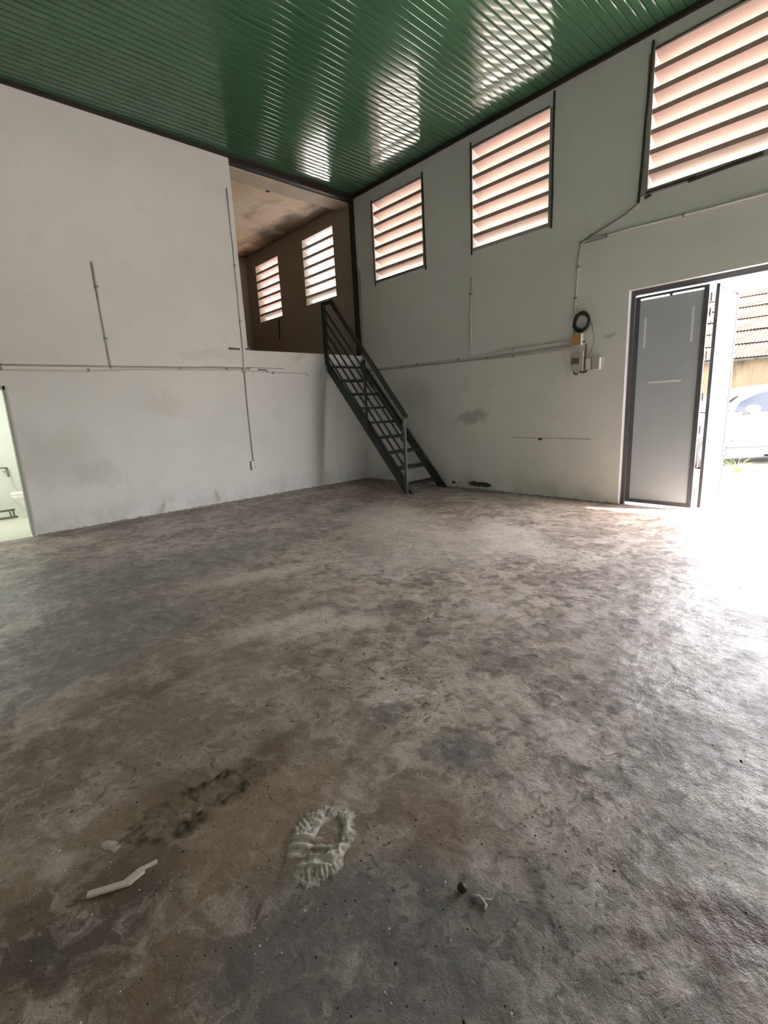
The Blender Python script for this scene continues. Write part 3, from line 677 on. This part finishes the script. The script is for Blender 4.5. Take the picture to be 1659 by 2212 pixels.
conduit('hanging_wire', [(-3.12, -0.02, 3.86), (-3.16, -0.03, 3.72), (-3.14, -0.03, 3.55), (-3.19, -0.025, 3.36)], 0.014, M['cable'], 'dark wire hanging under the deepest mezzanine opening', 'wire')

# ------------------------------------------------------------------ doorway
LY = 0.115   # door plane
fr = empty('trim_6', (DX0, LY, 0)); struct(fr, 'dark grey steel frame lining the wide doorway', 'door frame')
MB().box(0.0, 0.05, -0.03, 0.04, 0, DZ).build('jamb', M['door_frame'], fr, bevel=0.004)
MB().box(DX1-DX0-0.05, DX1-DX0, -0.03, 0.04, 0, DZ).build('jamb', M['door_frame'], fr, bevel=0.004)
MB().box(0.05, DX1-DX0-0.05, -0.03, 0.04, DZ-0.065, DZ).build('head', M['door_frame'], fr, bevel=0.004)
def leaf_parts(d, w, z0, z1, tape):
    """leaf in local x 0..w, thickness about y=0"""
    s = 0.055
    MB().box(0, s, -0.02, 0.02, z0, z1).build('stile', M['door_frame'], d, bevel=0.003)
    MB().box(w-s, w, -0.02, 0.02, z0, z1).build('stile', M['door_frame'], d, bevel=0.003)
    MB().box(s, w-s, -0.02, 0.02, z0, z0+0.05).build('rail', M['door_frame'], d, bevel=0.003)
    MB().box(s, w-s, -0.02, 0.02, z1-0.03, z1).build('rail', M['door_frame'], d, bevel=0.003)
    MB().box(s-0.005, w-s+0.005, -0.010, 0.012, z0+0.045, z1-0.05).build('panel', M['door_grey'], d)
    if tape:
        MB().box(w/2-0.015, w/2+0.015, -0.018, 0.018, z1-0.055, z1-0.025).build('stop_block', M['door_frame'], d)
        for (xa, xb, za, zb) in ((0.118, 0.143, 2.13, 2.50), (0.665, 0.69, 2.13, 2.55), (0.215, 0.60, 1.66, 1.685)):
            MB().box(xa, xb, -0.0125, -0.0105, za, zb).build('tape_strip', M['tape'], d)
d1 = empty('door_1', (DX0+0.055, LY+0.005, 0)); struct(d1, 'closed blue grey steel door leaf with three pale tape strips', 'door')
leaf_parts(d1, 0.83, 0.035, DZ-0.085, True)
d2 = empty('door_2', (6.375, LY+0.06, 0)); struct(d2, 'sunlit door leaf swung outward beside the closed grey leaf', 'door')
d2.rotation_euler = (0, 0, math.radians(88))
leaf_parts(d2, 0.83, 0.035, DZ-0.085, False)
for z in (0.25, 0.62, 1.05, 1.45, 1.95, 2.45, 2.62):
    MB().tube([(0.858, -0.012, z-0.05), (0.858, -0.012, z+0.05)], 0.012, 8).build('hinge', M['metal'], d1)

# ------------------------------------------------------------------ washroom behind the pale wall
TX0, TX1, TY0, TY1, TZ = -2.3, -0.12, -8.2, -5.45, 2.35
struct(MB().box(TX0-0.1, TX1, TY0-0.1, TY1+0.1, -0.1, 0.005).box(TX1, 0.0, -7.02, -6.24, -0.1, 0.004).build('floor_washroom', M['wc_floor']), 'cream tiled floor inside the bright washroom', 'floor')
struct(MB().box(TX0-0.1, TX0, TY0-0.1, TY1+0.1, 0.005, TZ).build('wall_washroom', M['wc_wall']), 'bright greenish white wall facing the washroom doorway', 'wall')
struct(MB().box(TX0, TX1, TY1, TY1+0.1, 0.005, TZ).build('wall_washroom_right', M['wc_wall']), 'washroom wall behind the toilet', 'wall')
struct(MB().box(TX0, TX1, TY0-0.1, TY0, 0.005, TZ).build('wall_washroom_left', M['wc_wall']), 'washroom wall opposite the toilet', 'wall')
struct(MB().box(TX0-0.1, TX1, TY0-0.1, TY1+0.1, TZ, TZ+0.05).build('ceiling_washroom', M['wc_wall']), 'white washroom ceiling', 'ceiling')
tf = empty('trim_7', (0, -6.63, 0)); struct(tf, 'grey green frame around the washroom doorway', 'door frame')
MB().box(-0.12, 0.012, 0.40, 0.445, 0, 2.03).build('jamb', M['frame_wc'], tf, bevel=0.003)
MB().box(-0.12, 0.012, -0.445, -0.40, 0, 2.03).build('jamb', M['frame_wc'], tf, bevel=0.003)
MB().box(-0.12, 0.012, -0.445, 0.445, 1.985, 2.035).build('head', M['frame_wc'], tf, bevel=0.003)
MB().box(-0.01, 0.016, 0.43, 0.455, 0, 2.04).build('edge_strip', M['conduit'], tf)
# lamp on the washroom ceiling
lm = empty('ceiling_lamp', (-1.1, -6.9, TZ)); tag(lm, 'round white ceiling lamp lighting the washroom', 'lamp')
n = NT('lamp_diffuser'); M['lamp'] = n.done((0.9, 0.95, 0.9), 0.5, None, Emission_Color=(0.97, 1.0, 0.93, 1), Emission_Strength=34.0)
MB().lathe([(0.0, 0.0), (0.17, 0.0), (0.17, -0.02), (0.0, -0.02)], (0, 0, 0)).build('base', M['plastic_white'], lm)
MB().lathe([(0.16, -0.02), (0.155, -0.045), (0.12, -0.07), (0.05, -0.08), (0.0, -0.081)], (0, 0, 0)).build('diffuser', M['lamp'], lm, smooth=True)
# toilet: faces the left, tank against the right washroom wall
tl = empty('toilet', (-1.75, -5.47, 0.005)); tag(tl, 'white porcelain toilet showing its bowl past the washroom door frame', 'toilet')
def loft(rings, k=24):
    mb = MB(); m = len(rings)
    for (cy, rx, ry, z) in rings:
        for j in range(k):
            a = 2*math.pi*j/k; mb.v.append((rx*math.cos(a), cy+ry*math.sin(a), z))
    for i in range(m-1):
        for j in range(k): mb.f.append((i*k+j, i*k+(j+1)%k, (i+1)*k+(j+1)%k, (i+1)*k+j))
    mb.f.append(tuple(range(k-1, -1, -1))); mb.f.append(tuple((m-1)*k+j for j in range(k)))
    return mb
loft([(-0.40, 0.12, 0.20, 0.0), (-0.40, 0.11, 0.19, 0.06), (-0.42, 0.11, 0.20, 0.16), (-0.45, 0.15, 0.26, 0.27), (-0.47, 0.185, 0.30, 0.36), (-0.47, 0.19, 0.305, 0.40)]).build('bowl', M['porcelain'], tl, smooth=True)
loft([(-0.47, 0.19, 0.305, 0.40), (-0.47, 0.195, 0.31, 0.41), (-0.47, 0.195, 0.31, 0.44), (-0.47, 0.18, 0.29, 0.455)]).build('seat', M['porcelain'], tl, smooth=True)
MB().box(-0.2, 0.2, -0.19, -0.01, 0.38, 0.75).build('tank', M['porcelain'], tl, bevel=0.025)
MB().box(-0.21, 0.21, -0.2, 0, 0.75, 0.785).build('tank_lid', M['porcelain'], tl, bevel=0.01)
# low rails and tap on the facing wall
lr = empty('floor_rail', (-2.0, -6.35, 0.0)); tag(lr, 'low double dull steel rail on the washroom floor before the toilet', 'rail')
MB().tube([(0, -1.0, 0.14), (0, 0.145, 0.14)], 0.018, 10).build('rail', M['steel_pipe'], lr, smooth=True)
MB().tube([(0.12, -1.0, 0.035), (0.12, 0.155, 0.035)], 0.020, 10).build('rail', M['steel_pipe'], lr, smooth=True)
MB().tube([(0.0, 0.07, 0.14), (0.12, 0.07, 0.035)], 0.014, 8).build('connector', M['steel_pipe'], lr, smooth=True)
MB().tube([(0.0, -0.85, 0.14), (0.0, -0.85, 0.0)], 0.014, 8).build('foot', M['steel_pipe'], lr, smooth=True)
MB().tube([(0.0, 0.12, 0.14), (0.0, 0.12, 0.0)], 0.014, 8).build('foot', M['steel_pipe'], lr, smooth=True)
tp = empty('wall_tap', (TX0, -6.18, 0.80)); tag(tp, 'small grey tap with hose on the bright washroom wall', 'tap')
MB().tube([(0, 0, 0.02), (0.07, 0, 0.02)], 0.02, 10).build('body', M['steel_pipe'], tp, smooth=True)
MB().tube([(0.06, 0.0, 0.03), (0.06, -0.09, 0.04)], 0.013, 8).build('lever', M['steel_pipe'], tp, smooth=True)
MB().tube([(0.065, 0.0, 0.0), (0.065, 0.005, -0.12)], 0.016, 8).build('spout', M['steel_pipe'], tp, smooth=True)
MB().tube([(0.065, 0.005, -0.12), (0.06, 0.03, -0.25), (0.06, 0.10, -0.38), (0.06, 0.2, -0.42)], 0.008, 8).build('hose', M['plastic_white'], tp, smooth=True)

# ------------------------------------------------------------------ yard: car, wall, tin roof, grass
M['paint'] = simple('pale_silver_paint', (0.115, 0.110, 0.110), 0.35, 0.02, 3, Specular_IOR_Level=0.3, Coat_Weight=0.15)
M['glass'] = simple('tinted_car_glass', (0.006, 0.010, 0.020), 0.06, 0.05, 3, Specular_IOR_Level=0.22)
M['tyre'] = simple('tyre_rubber', (0.03, 0.03, 0.032), 0.8, 0.2, 30)
M['rim'] = simple('alloy_rim', (0.6, 0.6, 0.62), 0.3, 0.05, 10, Metallic=0.8)
M['sill'] = simple('grey_sill_plastic', (0.07, 0.07, 0.07), 0.6, 0.1, 20)
car = empty('parked_car', (0, 0, -0.02)); CY = 5.35   # car centre line y
car.location = (5.72, 6.0, -0.02); car.rotation_euler = (0, 0, math.radians(45))
tag(car, 'pale silver compact car parked at an angle outside the doorway', 'car')
HWm = 0.87
# stations: x (0 = centre), z_hood/belt, z_roof, halfwidth scale
stn = [(-2.08, .62, .62, .74), (-2.0, .78, .78, .84), (-1.7, .92, .92, .92), (-1.25, 1.0, 1.0, .96), (-1.0, 1.05, 1.06, .97), (-0.75, 1.06, 1.28, .98), (-0.45, 1.07, 1.50, 1.0),
       (-0.2, 1.08, 1.58, 1.0), (0.3, 1.09, 1.62, 1.0), (0.9, 1.11, 1.61, 1.0), (1.4, 1.14, 1.56, .99), (1.75, 1.16, 1.42, .97), (1.95, 1.12, 1.16, .93), (2.05, .8, .8, .86)]
def interp(x, col):
    for a, b in zip(stn, stn[1:]):
        if a[0] <= x <= b[0]:
            t = (x-a[0])/(b[0]-a[0]); return a[col]*(1-t)+b[col]*t
    return stn[0][col] if x < stn[0][0] else stn[-1][col]
def half(x, z):
    b, r, s = interp(x, 1), interp(x, 2), interp(x, 3)*HWm
    if z <= 0.55: return s*(0.93+0.07*(z-0.22)/0.33)
    if z <= b: return s*(1.0-0.045*(z-0.55)/max(b-0.55, .01))
    return s*(0.955-0.26*((z-b)/max(r-b, .05))**1.0)
mb = MB(); ring_n = 15
for (x, b, r, s) in stn:
    zs_ = [0.24, 0.40, 0.55, min(0.78, b*0.98), b]
    left = [(x, -half(x, z), z) for z in zs_]
    if r-b > 0.1: left += [(x, -half(x, b+(r-b)*0.5), b+(r-b)*0.5), (x, -half(x, b+(r-b)*0.92), b+(r-b)*0.92)]
    else: left += [(x, -half(x, b)*0.85, b+0.02), (x, -half(x, b)*0.6, b+0.035)]
    ring = left + [(x, 0, r+(0.03 if r-b > .1 else 0.05))] + [(p[0], -p[1], p[2]) for p in left[::-1]]
    mb.v += ring
nr = 15
for i in range(len(stn)-1):
    for j in range(nr-1): mb.f.append((i*nr+j, i*nr+j+1, (i+1)*nr+j+1, (i+1)*nr+j))
    mb.f.append((i*nr+nr-1, i*nr, (i+1)*nr, (i+1)*nr+nr-1))
mb.f.append(tuple(range(nr-1, -1, -1))); mb.f.append(tuple((len(stn)-1)*nr+j for j in range(nr)))
body = mb.build('body', M['paint'], car, smooth=True)
def side_patch(name, pts, mat, off=0.024, parent=None, sides=(-1, 1)):
    for s in sides:
        # subdivide polygon as a fan strip: top and bottom polylines
        top, bot = pts; m = MB(); n_ = 8
        def at(pl, t):
            f = t*(len(pl)-1); i = min(int(f), len(pl)-2); u = f-i
            return (pl[i][0]*(1-u)+pl[i+1][0]*u, pl[i][1]*(1-u)+pl[i+1][1]*u)
        for i in range(n_+1):
            for q in range(4):
                a = at(bot, i/n_); b_ = at(top, i/n_); x_ = a[0]+(b_[0]-a[0])*q/3; z_ = a[1]+(b_[1]-a[1])*q/3
                m.v.append((x_, s*(half(x_, z_)+off), z_))
        for i in range(n_):
            for q in range(3): m.f.append((i*4+q, i*4+q+1, (i+1)*4+q+1, (i+1)*4+q))
        m.build(name, mat, parent or car, smooth=True)
side_patch('side_window', ([(-0.62, 1.32), (-0.30, 1.47), (0.0, 1.52), (0.25, 1.53)], [(-0.80, 1.12), (-0.3, 1.115), (0.0, 1.12), (0.25, 1.125)]), M['glass'])
side_patch('side_window', ([(0.33, 1.53), (0.7, 1.53), (1.05, 1.50)], [(0.33, 1.13), (0.7, 1.14), (1.15, 1.16)]), M['glass'])
side_patch('quarter_window', ([(1.15, 1.48), (1.40, 1.44)], [(1.25, 1.17), (1.55, 1.20)]), M['glass'])
side_patch('quarter_window', ([(-0.90, 1.13), (-0.85, 1.18)], [(-0.97, 1.09), (-0.84, 1.10)]), M['glass'])
side_patch('sill_cladding', ([(-1.0, 0.40), (0.9, 0.40)], [(-1.0, 0.25), (0.9, 0.25)]), M['sill'], 0.03)
side_patch('door_moulding', ([(-0.85, 0.58), (0.9, 0.58)], [(-0.85, 0.52), (0.9, 0.52)]), M['paint'], 0.03)
# windscreen and rear glass
m = MB()
for (x, zf) in ((-1.02, 1.085), (-0.78, 1.285), (-0.47, 1.50)):
    hw = half(x, min(interp(x, 2), zf))*0.86
    for q in range(5): t = -1+q/2; m.v.append((x-0.012, hw*t, zf+0.028+0.012*(1-t*t)))
for i in range(2):
    for q in range(4): m.f.append((i*5+q, i*5+q+1, (i+1)*5+q+1, (i+1)*5+q))
m.build('windscreen', M['glass'], car, smooth=True)
m = MB()
for (x, zf) in ((1.50, 1.54), (1.77, 1.42), (1.93, 1.20)):
    hw = half(x, min(interp(x, 2), zf))*0.85
    for q in range(5): t = -1+q/2; m.v.append((x+0.015, hw*t, zf+0.03))
for i in range(2):
    for q in range(4): m.f.append((i*5+q, i*5+q+1, (i+1)*5+q+1, (i+1)*5+q))
m.build('rear_window', M['glass'], car, smooth=True)
for xw in (-1.30, 1.22):
    for s in (-1, 1):
        yw = s*(HWm-0.10)
        MB().lathe([(0.385, -0.012), (0.385, 0.115*0.0+0.02), (0.0, 0.02)], (xw, s*(half(xw, 0.4)+0.004) if s > 0 else -(half(xw, 0.4)+0.012), 0.36), 'y', 28).build('wheel_arch', M['tyre'], car)
        w = MB().lathe([(0.20, -0.11), (0.30, -0.11), (0.33, -0.08), (0.335, 0.0), (0.33, 0.08), (0.30, 0.11), (0.20, 0.11)], (xw, s*0.80, 0.335), 'y', 32).build('wheel', M['tyre'], car, smooth=True)
        MB().lathe([(0.0, s*0.075), (0.06, s*0.085), (0.10, s*0.07), (0.20, s*0.09), (0.225, s*0.112), (0.23, s*0.10)], (xw, s*0.80, 0.335), 'y', 20).build('hubcap', M['rim'], w, smooth=True)
for s in (-1, 1):
    mr = MB().lathe([(0.0, -0.13), (0.05, -0.12), (0.075, -0.06), (0.08, 0.0), (0.075, 0.06), (0.05, 0.12), (0.0, 0.13)], (0, 0, 0), 'x', 16).build('mirror', M['paint'], car, smooth=True)
    mr.location = (-0.60, s*1.0, 1.17); mr.rotation_euler = (0, 0, 0)
    MB().bar((-0.66, s*0.84, 1.08), (-0.63, s*0.97, 1.10), 0.05, 0.07).build('mirror_stalk', M['sill'], car)
    MB().box(0.12, 0.28, s*0.85-0.03, s*0.85+0.03, 0.93, 0.955).build('door_handle', M['paint'], car, bevel=0.008)
    MB().box(-1.99, -1.80, s*0.62-0.12, s*0.62+0.12, 0.72, 0.86).build('headlamp', M['plastic_white'], car, bevel=0.03)
    MB().box(1.93, 2.03, s*0.68-0.10, s*0.68+0.10, 0.85, 1.08).build('tail_lamp', M['nut'], car, bevel=0.02)

# far yard wall and tin roof
n = NT('streaked_beige_render')
sk = n.noise(2.6, 5, 0.65, n.mapping(scale=(1, 1, 0.12)))
col = n.mix(n.rng(n.noise(0.8, 4), 0.3, 0.7), (0.105, 0.08, 0.052), (0.135, 0.105, 0.07))
zz = n.sep('Z')
col = n.mix(n.math('MULTIPLY', n.rng(sk, 0.42, 0.62), n.rng(zz, 1.3, 2.3, 0.25, 0.95)), col, (0.04, 0.035, 0.025))
M['beige'] = n.done(col, 0.9, n.bump(n.noise(20, 4), 0.3, 0.01), Specular_IOR_Level=0.1)
yw = MB().box(-8, 22, 9.0, 9.2, -0.02, 2.30).build('yard_wall', M['beige'])
tag(yw, 'beige yard wall with dark vertical rain streaks behind the car', 'wall')
n = NT('weathered_tin_sheet')
col = n.mix(n.rng(n.noise(1.3, 5, 0.6), 0.35, 0.65), (0.034, 0.027, 0.022), (0.056, 0.046, 0.038))
col = n.mix(n.rng(n.noise(5, 5, 0.65), 0.55, 0.75, 0, 0.6), col, (0.018, 0.013, 0.011))
M['tin'] = n.done(col, 0.85, None, Specular_IOR_Level=0.08)
rf = empty('tin_roof', (7.0, 8.85, 2.34)); tag(rf, 'weathered brown grey corrugated roof rising behind the beige yard wall', 'roof')
RS = math.radians(31)
# overlapping corrugated sheets, each its own piece
def sheet_mesh(w, l):
    mb = MB(); nx = int(w/0.019)
    for q in range(2):
        for i in range(nx+1):
            x = -w/2+w*i/nx; h = 0.009*math.sin(2*math.pi*x/0.076)
            mb.v.append((x, q*l*math.cos(RS) - h*math.sin(RS), q*l*math.sin(RS) + h*math.cos(RS)))
    for i in range(nx): mb.f.append((i, i+1, nx+2+i, nx+1+i))
    me = bpy.data.meshes.new('sheet'); me.from_pydata(mb.v, [], mb.f); me.materials.append(M['tin']); return me
RL = 0.78
sm = sheet_mesh(1.52, RL+0.12)
for r in range(6):
    for cI in range(-7, 8):
        o = bpy.data.objects.new('sheet', sm); C.objects.link(o); o.parent = rf
        sl = r*RL; jx = random.uniform(-0.02, 0.02)
        o.location = (cI*1.44+jx, sl*math.cos(RS)-0.03*math.sin(RS)*((5-r) % 2)*0 , sl*math.sin(RS)+0.02+random.uniform(-0.006, 0.012)-0.012*r*0)
        o.rotation_euler = (math.radians(-2.2), 0, random.uniform(-0.008, 0.008))
MB().box(-9, 9, -0.02, 0.05, -0.06, -0.0).build('eave_board', M['trim'], rf)
MB().box(-9, 9, 0.35, 0.45, -0.36, 0.10).build('wall_plate', M['trim'], rf)
# moss on the wall top
M['leaf'] = simple('grass_green', (0.20, 0.30, 0.06), 0.7, 0.4, 8)
M['leaf_dark'] = simple('dark_weed_green', (0.10, 0.13, 0.05), 0.8, 0.4, 8)
def blades(name, base, n_, h, spread, mat, seed):
    rnd = random.Random(seed); mb = MB()
    for i in range(n_):
        a = rnd.uniform(0, 2*math.pi); r = rnd.uniform(0, spread*0.35); hh = h*rnd.uniform(0.5, 1.0); out = spread*rnd.uniform(0.4, 1.0)
        p0 = Vector((r*math.cos(a), r*math.sin(a), 0)); d = Vector((math.cos(a), math.sin(a), 0)); sd = Vector((-d.y, d.x, 0))
        w = rnd.uniform(0.006, 0.011); pr = None
        for t in (0, .35, .7, 1.0):
            p = p0 + d*(out*t*t) + Vector((0, 0, hh*(t-0.35*t*t*t))); ww = w*(1-t)+0.001
            A, B = len(mb.v), len(mb.v)+1; mb.v += [tuple(p-sd*ww), tuple(p+sd*ww)]
            if pr: mb.f.append((pr[0], pr[1], B, A))
            pr = (A, B)
    o = mb.build(name, mat); o.location = base; return o
tag(blades('grass_tuft', (5.98, 4.15, -0.02), 46, 0.42, 0.30, M['leaf'], 2), 'bright green grass tuft growing by the front wheel of the car', 'grass')
tag(blades('grass_tuft', (6.28, 4.25, -0.02), 26, 0.14, 0.16, M['leaf'], 4), 'low sparse grass tuft beside the car sill', 'grass')
tag(blades('wall_weeds', (5.35, 8.97, 2.27), 60, 0.10, 0.35, M['leaf_dark'], 6), 'dark weeds on top of the beige yard wall under the eaves', 'weeds')
# small eave shelter white band seen above the roof: neighbouring pale building
nb = empty('neighbour_building', (6.0, 22.0, 0)); tag(nb, 'pale building standing behind the tin roof', 'building')
MB().box(-14, 12, 0, 6, 0, 5.0).build('wall', M['jamb'], nb)
MB().box(-14.4, 12.4, -0.5, 6.5, 5.0, 5.15).build('roof', M['jamb'], nb)

# ------------------------------------------------------------------ prints, grit and litter on the floor
from mathutils import noise as mn
def print_field(name, cx, cy, ang, ln, wd, fn, mat, label, cat, res=0.006, thr=0.0012):
    """height field in a local frame: u along the print, v across"""
    nu, nv = int(ln*1.5/res), int(wd*1.8/res); ca, sa = math.cos(ang), math.sin(ang)
    mb = MB(); hs = []
    for i in range(nu+1):
        for j in range(nv+1):
            u = (i/nu-0.5)*ln*1.5; v = (j/nv-0.5)*wd*1.8
            h = fn(u/(ln/2), v/(wd/2), u, v); hs.append(h)
            mb.v.append((u*ca - v*sa, u*sa + v*ca, max(h, 0)))
    st_ = nv+1
    for i in range(nu):
        for j in range(nv):
            q = (i*st_+j, i*st_+j+1, (i+1)*st_+j+1, (i+1)*st_+j)
            if max(hs[k] for k in q) > thr: mb.f.append(q)
    me = bpy.data.meshes.new(name); me.from_pydata(mb.v, [], mb.f); me.materials.append(mat)
    bm = bmesh.new(); bm.from_mesh(me); bmesh.ops.delete(bm, geom=[v for v in bm.verts if not v.link_faces], context='VERTS')
    bmesh.ops.recalc_face_normals(bm, faces=bm.faces[:])
    if sum(f.normal.z for f in bm.faces) < 0: bmesh.ops.reverse_faces(bm, faces=bm.faces[:])
    bm.to_mesh(me); bm.free()
    me.polygons.foreach_set('use_smooth', [True]*len(me.polygons))
    o = bpy.data.objects.new(name, me); C.objects.link(o); o.location = (cx, cy, 0.0004)
    tag(o, label, cat); return o
def N3(x, y, s): return mn.noise(Vector((x*s, y*s, 3.7)))
def sstep(x, a, b):
    t = max(0.0, min(1.0, (x-a)/(b-a))); return t*t*(3-2*t)
def white_print(a, b, u, v):
    a2 = a + 0.16*N3(u, v, 14) + 0.06*N3(u, v, 45); b2 = b + 0.20*N3(u, v, 16) + 0.07*N3(u, v, 50)
    r = math.sqrt(a2*a2 + b2*b2); th = math.atan2(b2, a2)
    # dark pressed hollow sits off centre
    rh = math.sqrt(((a-0.12)/0.50)**2 + ((b+0.12)/0.46)**2) + 0.22*N3(u, v, 22)
    body = sstep(r, 1.16, 0.88)*sstep(rh, 0.82, 1.12)
    h = 0.0125*body*(0.75+0.50*N3(u, v, 34)+0.40*N3(u, v, 95))
    h *= 1-0.5*(0.5+0.5*math.sin(th*44+4*N3(u, v, 12)))*sstep(r, 0.62, 0.9)
    if a < 0.1: h = h*(1-0.6*sstep(b, -0.1, 0.3)*sstep(a, 0.1, -0.3)) + (0.010*max(0, math.sin(a*26+b*6+1.5*N3(u, v, 20)))*sstep(r, 0.98, 0.8)*sstep(a, 0.15, -0.1)*sstep(a, -0.85, -0.55))
    h *= 1-0.9*math.exp(-((th-2.75)/0.20)**2)      # broken rim
    h *= 1-0.6*math.exp(-((th+0.9)/0.25)**2)*sstep(r, 0.7, 0.9)
    return h - 0.0022
print_field('cement_print', 6.872, -6.245, math.radians(116), 0.33, 0.225, lambda a, b, u, v: white_print(a, b, u, v), M['dust'],
            'pale ring of cement powder with a pressed shoe mark on the floor', 'cement print')
def brown_print(a, b, u, v):
    a2 = a + 0.30*N3(u, v, 7) + 0.12*N3(u, v, 30); b2 = b + 0.45*N3(u, v, 8) + 0.22*N3(u, v, 32)
    r = math.sqrt(a2*a2 + b2*b2)
    h = 0.014*math.exp(-((r-0.82)/0.24)**2)*max(0.0, 0.45+0.8*N3(u, v, 12)+0.6*N3(u, v, 45))
    if r < 1.0: h = max(h, 0.0016 + 0.0035*max(0, math.sin(u*130+b*2+5*N3(u, v, 9)))*max(0, 0.4+N3(u, v, 10)))
    return h*sstep(r, 1.45, 0.95) + 0.003*N3(u, v, 50)*sstep(r, 1.6, 1.0) - 0.0011
print_field('sand_print', 6.375, -6.49, math.radians(90), 0.56, 0.21, brown_print, M['sand'], 'long brown sandy shoe print beside the pale cement ring', 'sand print')
def ridge(a, b, u, v):
    b2 = b + 0.5*math.sin(a*2.2) + 0.35*N3(u, v, 12)
    return 0.010*math.exp(-(b2/0.35)**2)*max(0, 1-abs(a)**4)*(0.6+0.7*N3(u, v, 30)) - 0.0012
print_field('floor_ridge', 6.50, -5.42, math.radians(75), 0.42, 0.12, ridge, M['dust'], 'broken pale ridge of spilt mortar on the open floor', 'mortar ridge')
def splat(a, b, u, v):
    r = math.sqrt(a*a+b*b) + 0.35*N3(u, v, 18)
    return 0.012*max(0, 1-r)*(0.5+0.8*N3(u, v, 40)) - 0.0008
print_field('mortar_crumb', 6.335, -6.80, 0.4, 0.10, 0.05, splat, M['dust'], 'pale crumbly mortar lump at the heel of the sandy print', 'mortar lump')
# splinter of pale wood
sp = MB().bar((6.50, -6.905, 0.010), (6.555, -6.79, 0.012), 0.022, 0.010).bar((6.55, -6.80, 0.012), (6.54, -6.745, 0.014), 0.03, 0.010).bar((6.535, -6.765, 0.016), (6.545, -6.70, 0.016), 0.014, 0.008).build('wood_splinter', M['splinter'], bevel=0.002)
tag(sp, 'pale broken wood splinter beside the sandy print', 'splinter')
nt = MB().lathe([(0, -0.016), (0.010, -0.013), (0.016, -0.004), (0.016, 0.004), (0.010, 0.012), (0, 0.016)], (0, 0, 0), 'z', 12).build('brown_seed', M['nut'], smooth=True)
nt.location = (7.345, -6.04, 0.016); tag(nt, 'small dark brown round seed lying on the floor', 'seed')
fb = MB().tube([(7.375, -6.03, 0.006), (7.40, -6.02, 0.010), (7.425, -6.025, 0.006), (7.43, -6.04, 0.006)], 0.0045, 6).tube([(7.405, -6.02, 0.008), (7.43, -6.0, 0.006)], 0.003, 5).build('plaster_chip', M['pebble'], smooth=True)
tag(fb, 'thin pale plaster chip beside the brown seed', 'chip')
def grit(name, mat, n_, seed, smin, smax, label):
    rnd = random.Random(seed); mb = MB()
    for i in range(n_):
        if rnd.random() < 0.55:
            x = rnd.gauss(6.6, 0.75); y = rnd.gauss(-6.2, 0.6)
        else:
            x = rnd.uniform(0.5, 9.5); y = rnd.uniform(-7.5, -0.6)
        if not (0.1 < x < 13 and -12 < y < -0.1): continue
        s = rnd.uniform(smin, smax)*(1.0 if rnd.random() < .9 else 1.6)
        a = rnd.uniform(0, 6.28); e = rnd.uniform(0.5, 1.6); n0 = len(mb.v)
        P = [(s*e, 0, 0), (0, s, 0), (-s*e, 0, 0), (0, -s, 0)]
        for p in P: mb.v.append((x+p[0]*math.cos(a)-p[1]*math.sin(a), y+p[0]*math.sin(a)+p[1]*math.cos(a), 0.0))
        mb.v.append((x+rnd.uniform(-.3, .3)*s, y+rnd.uniform(-.3, .3)*s, s*rnd.uniform(0.6, 1.1)))
        for q in range(4): mb.f.append((n0+q, n0+(q+1) % 4, n0+4))
    o = mb.build(name, mat, floor_o); o['label'] = label; o['kind'] = 'stuff'; return o
grit('pale_grit', M['pebble'], 1300, 11, 0.0012, 0.0035, 'fine pale grit scattered over the concrete floor')
grit('dark_grit', M['pebble_dark'], 900, 12, 0.0015, 0.004, 'dark specks and crumbs scattered over the concrete floor')
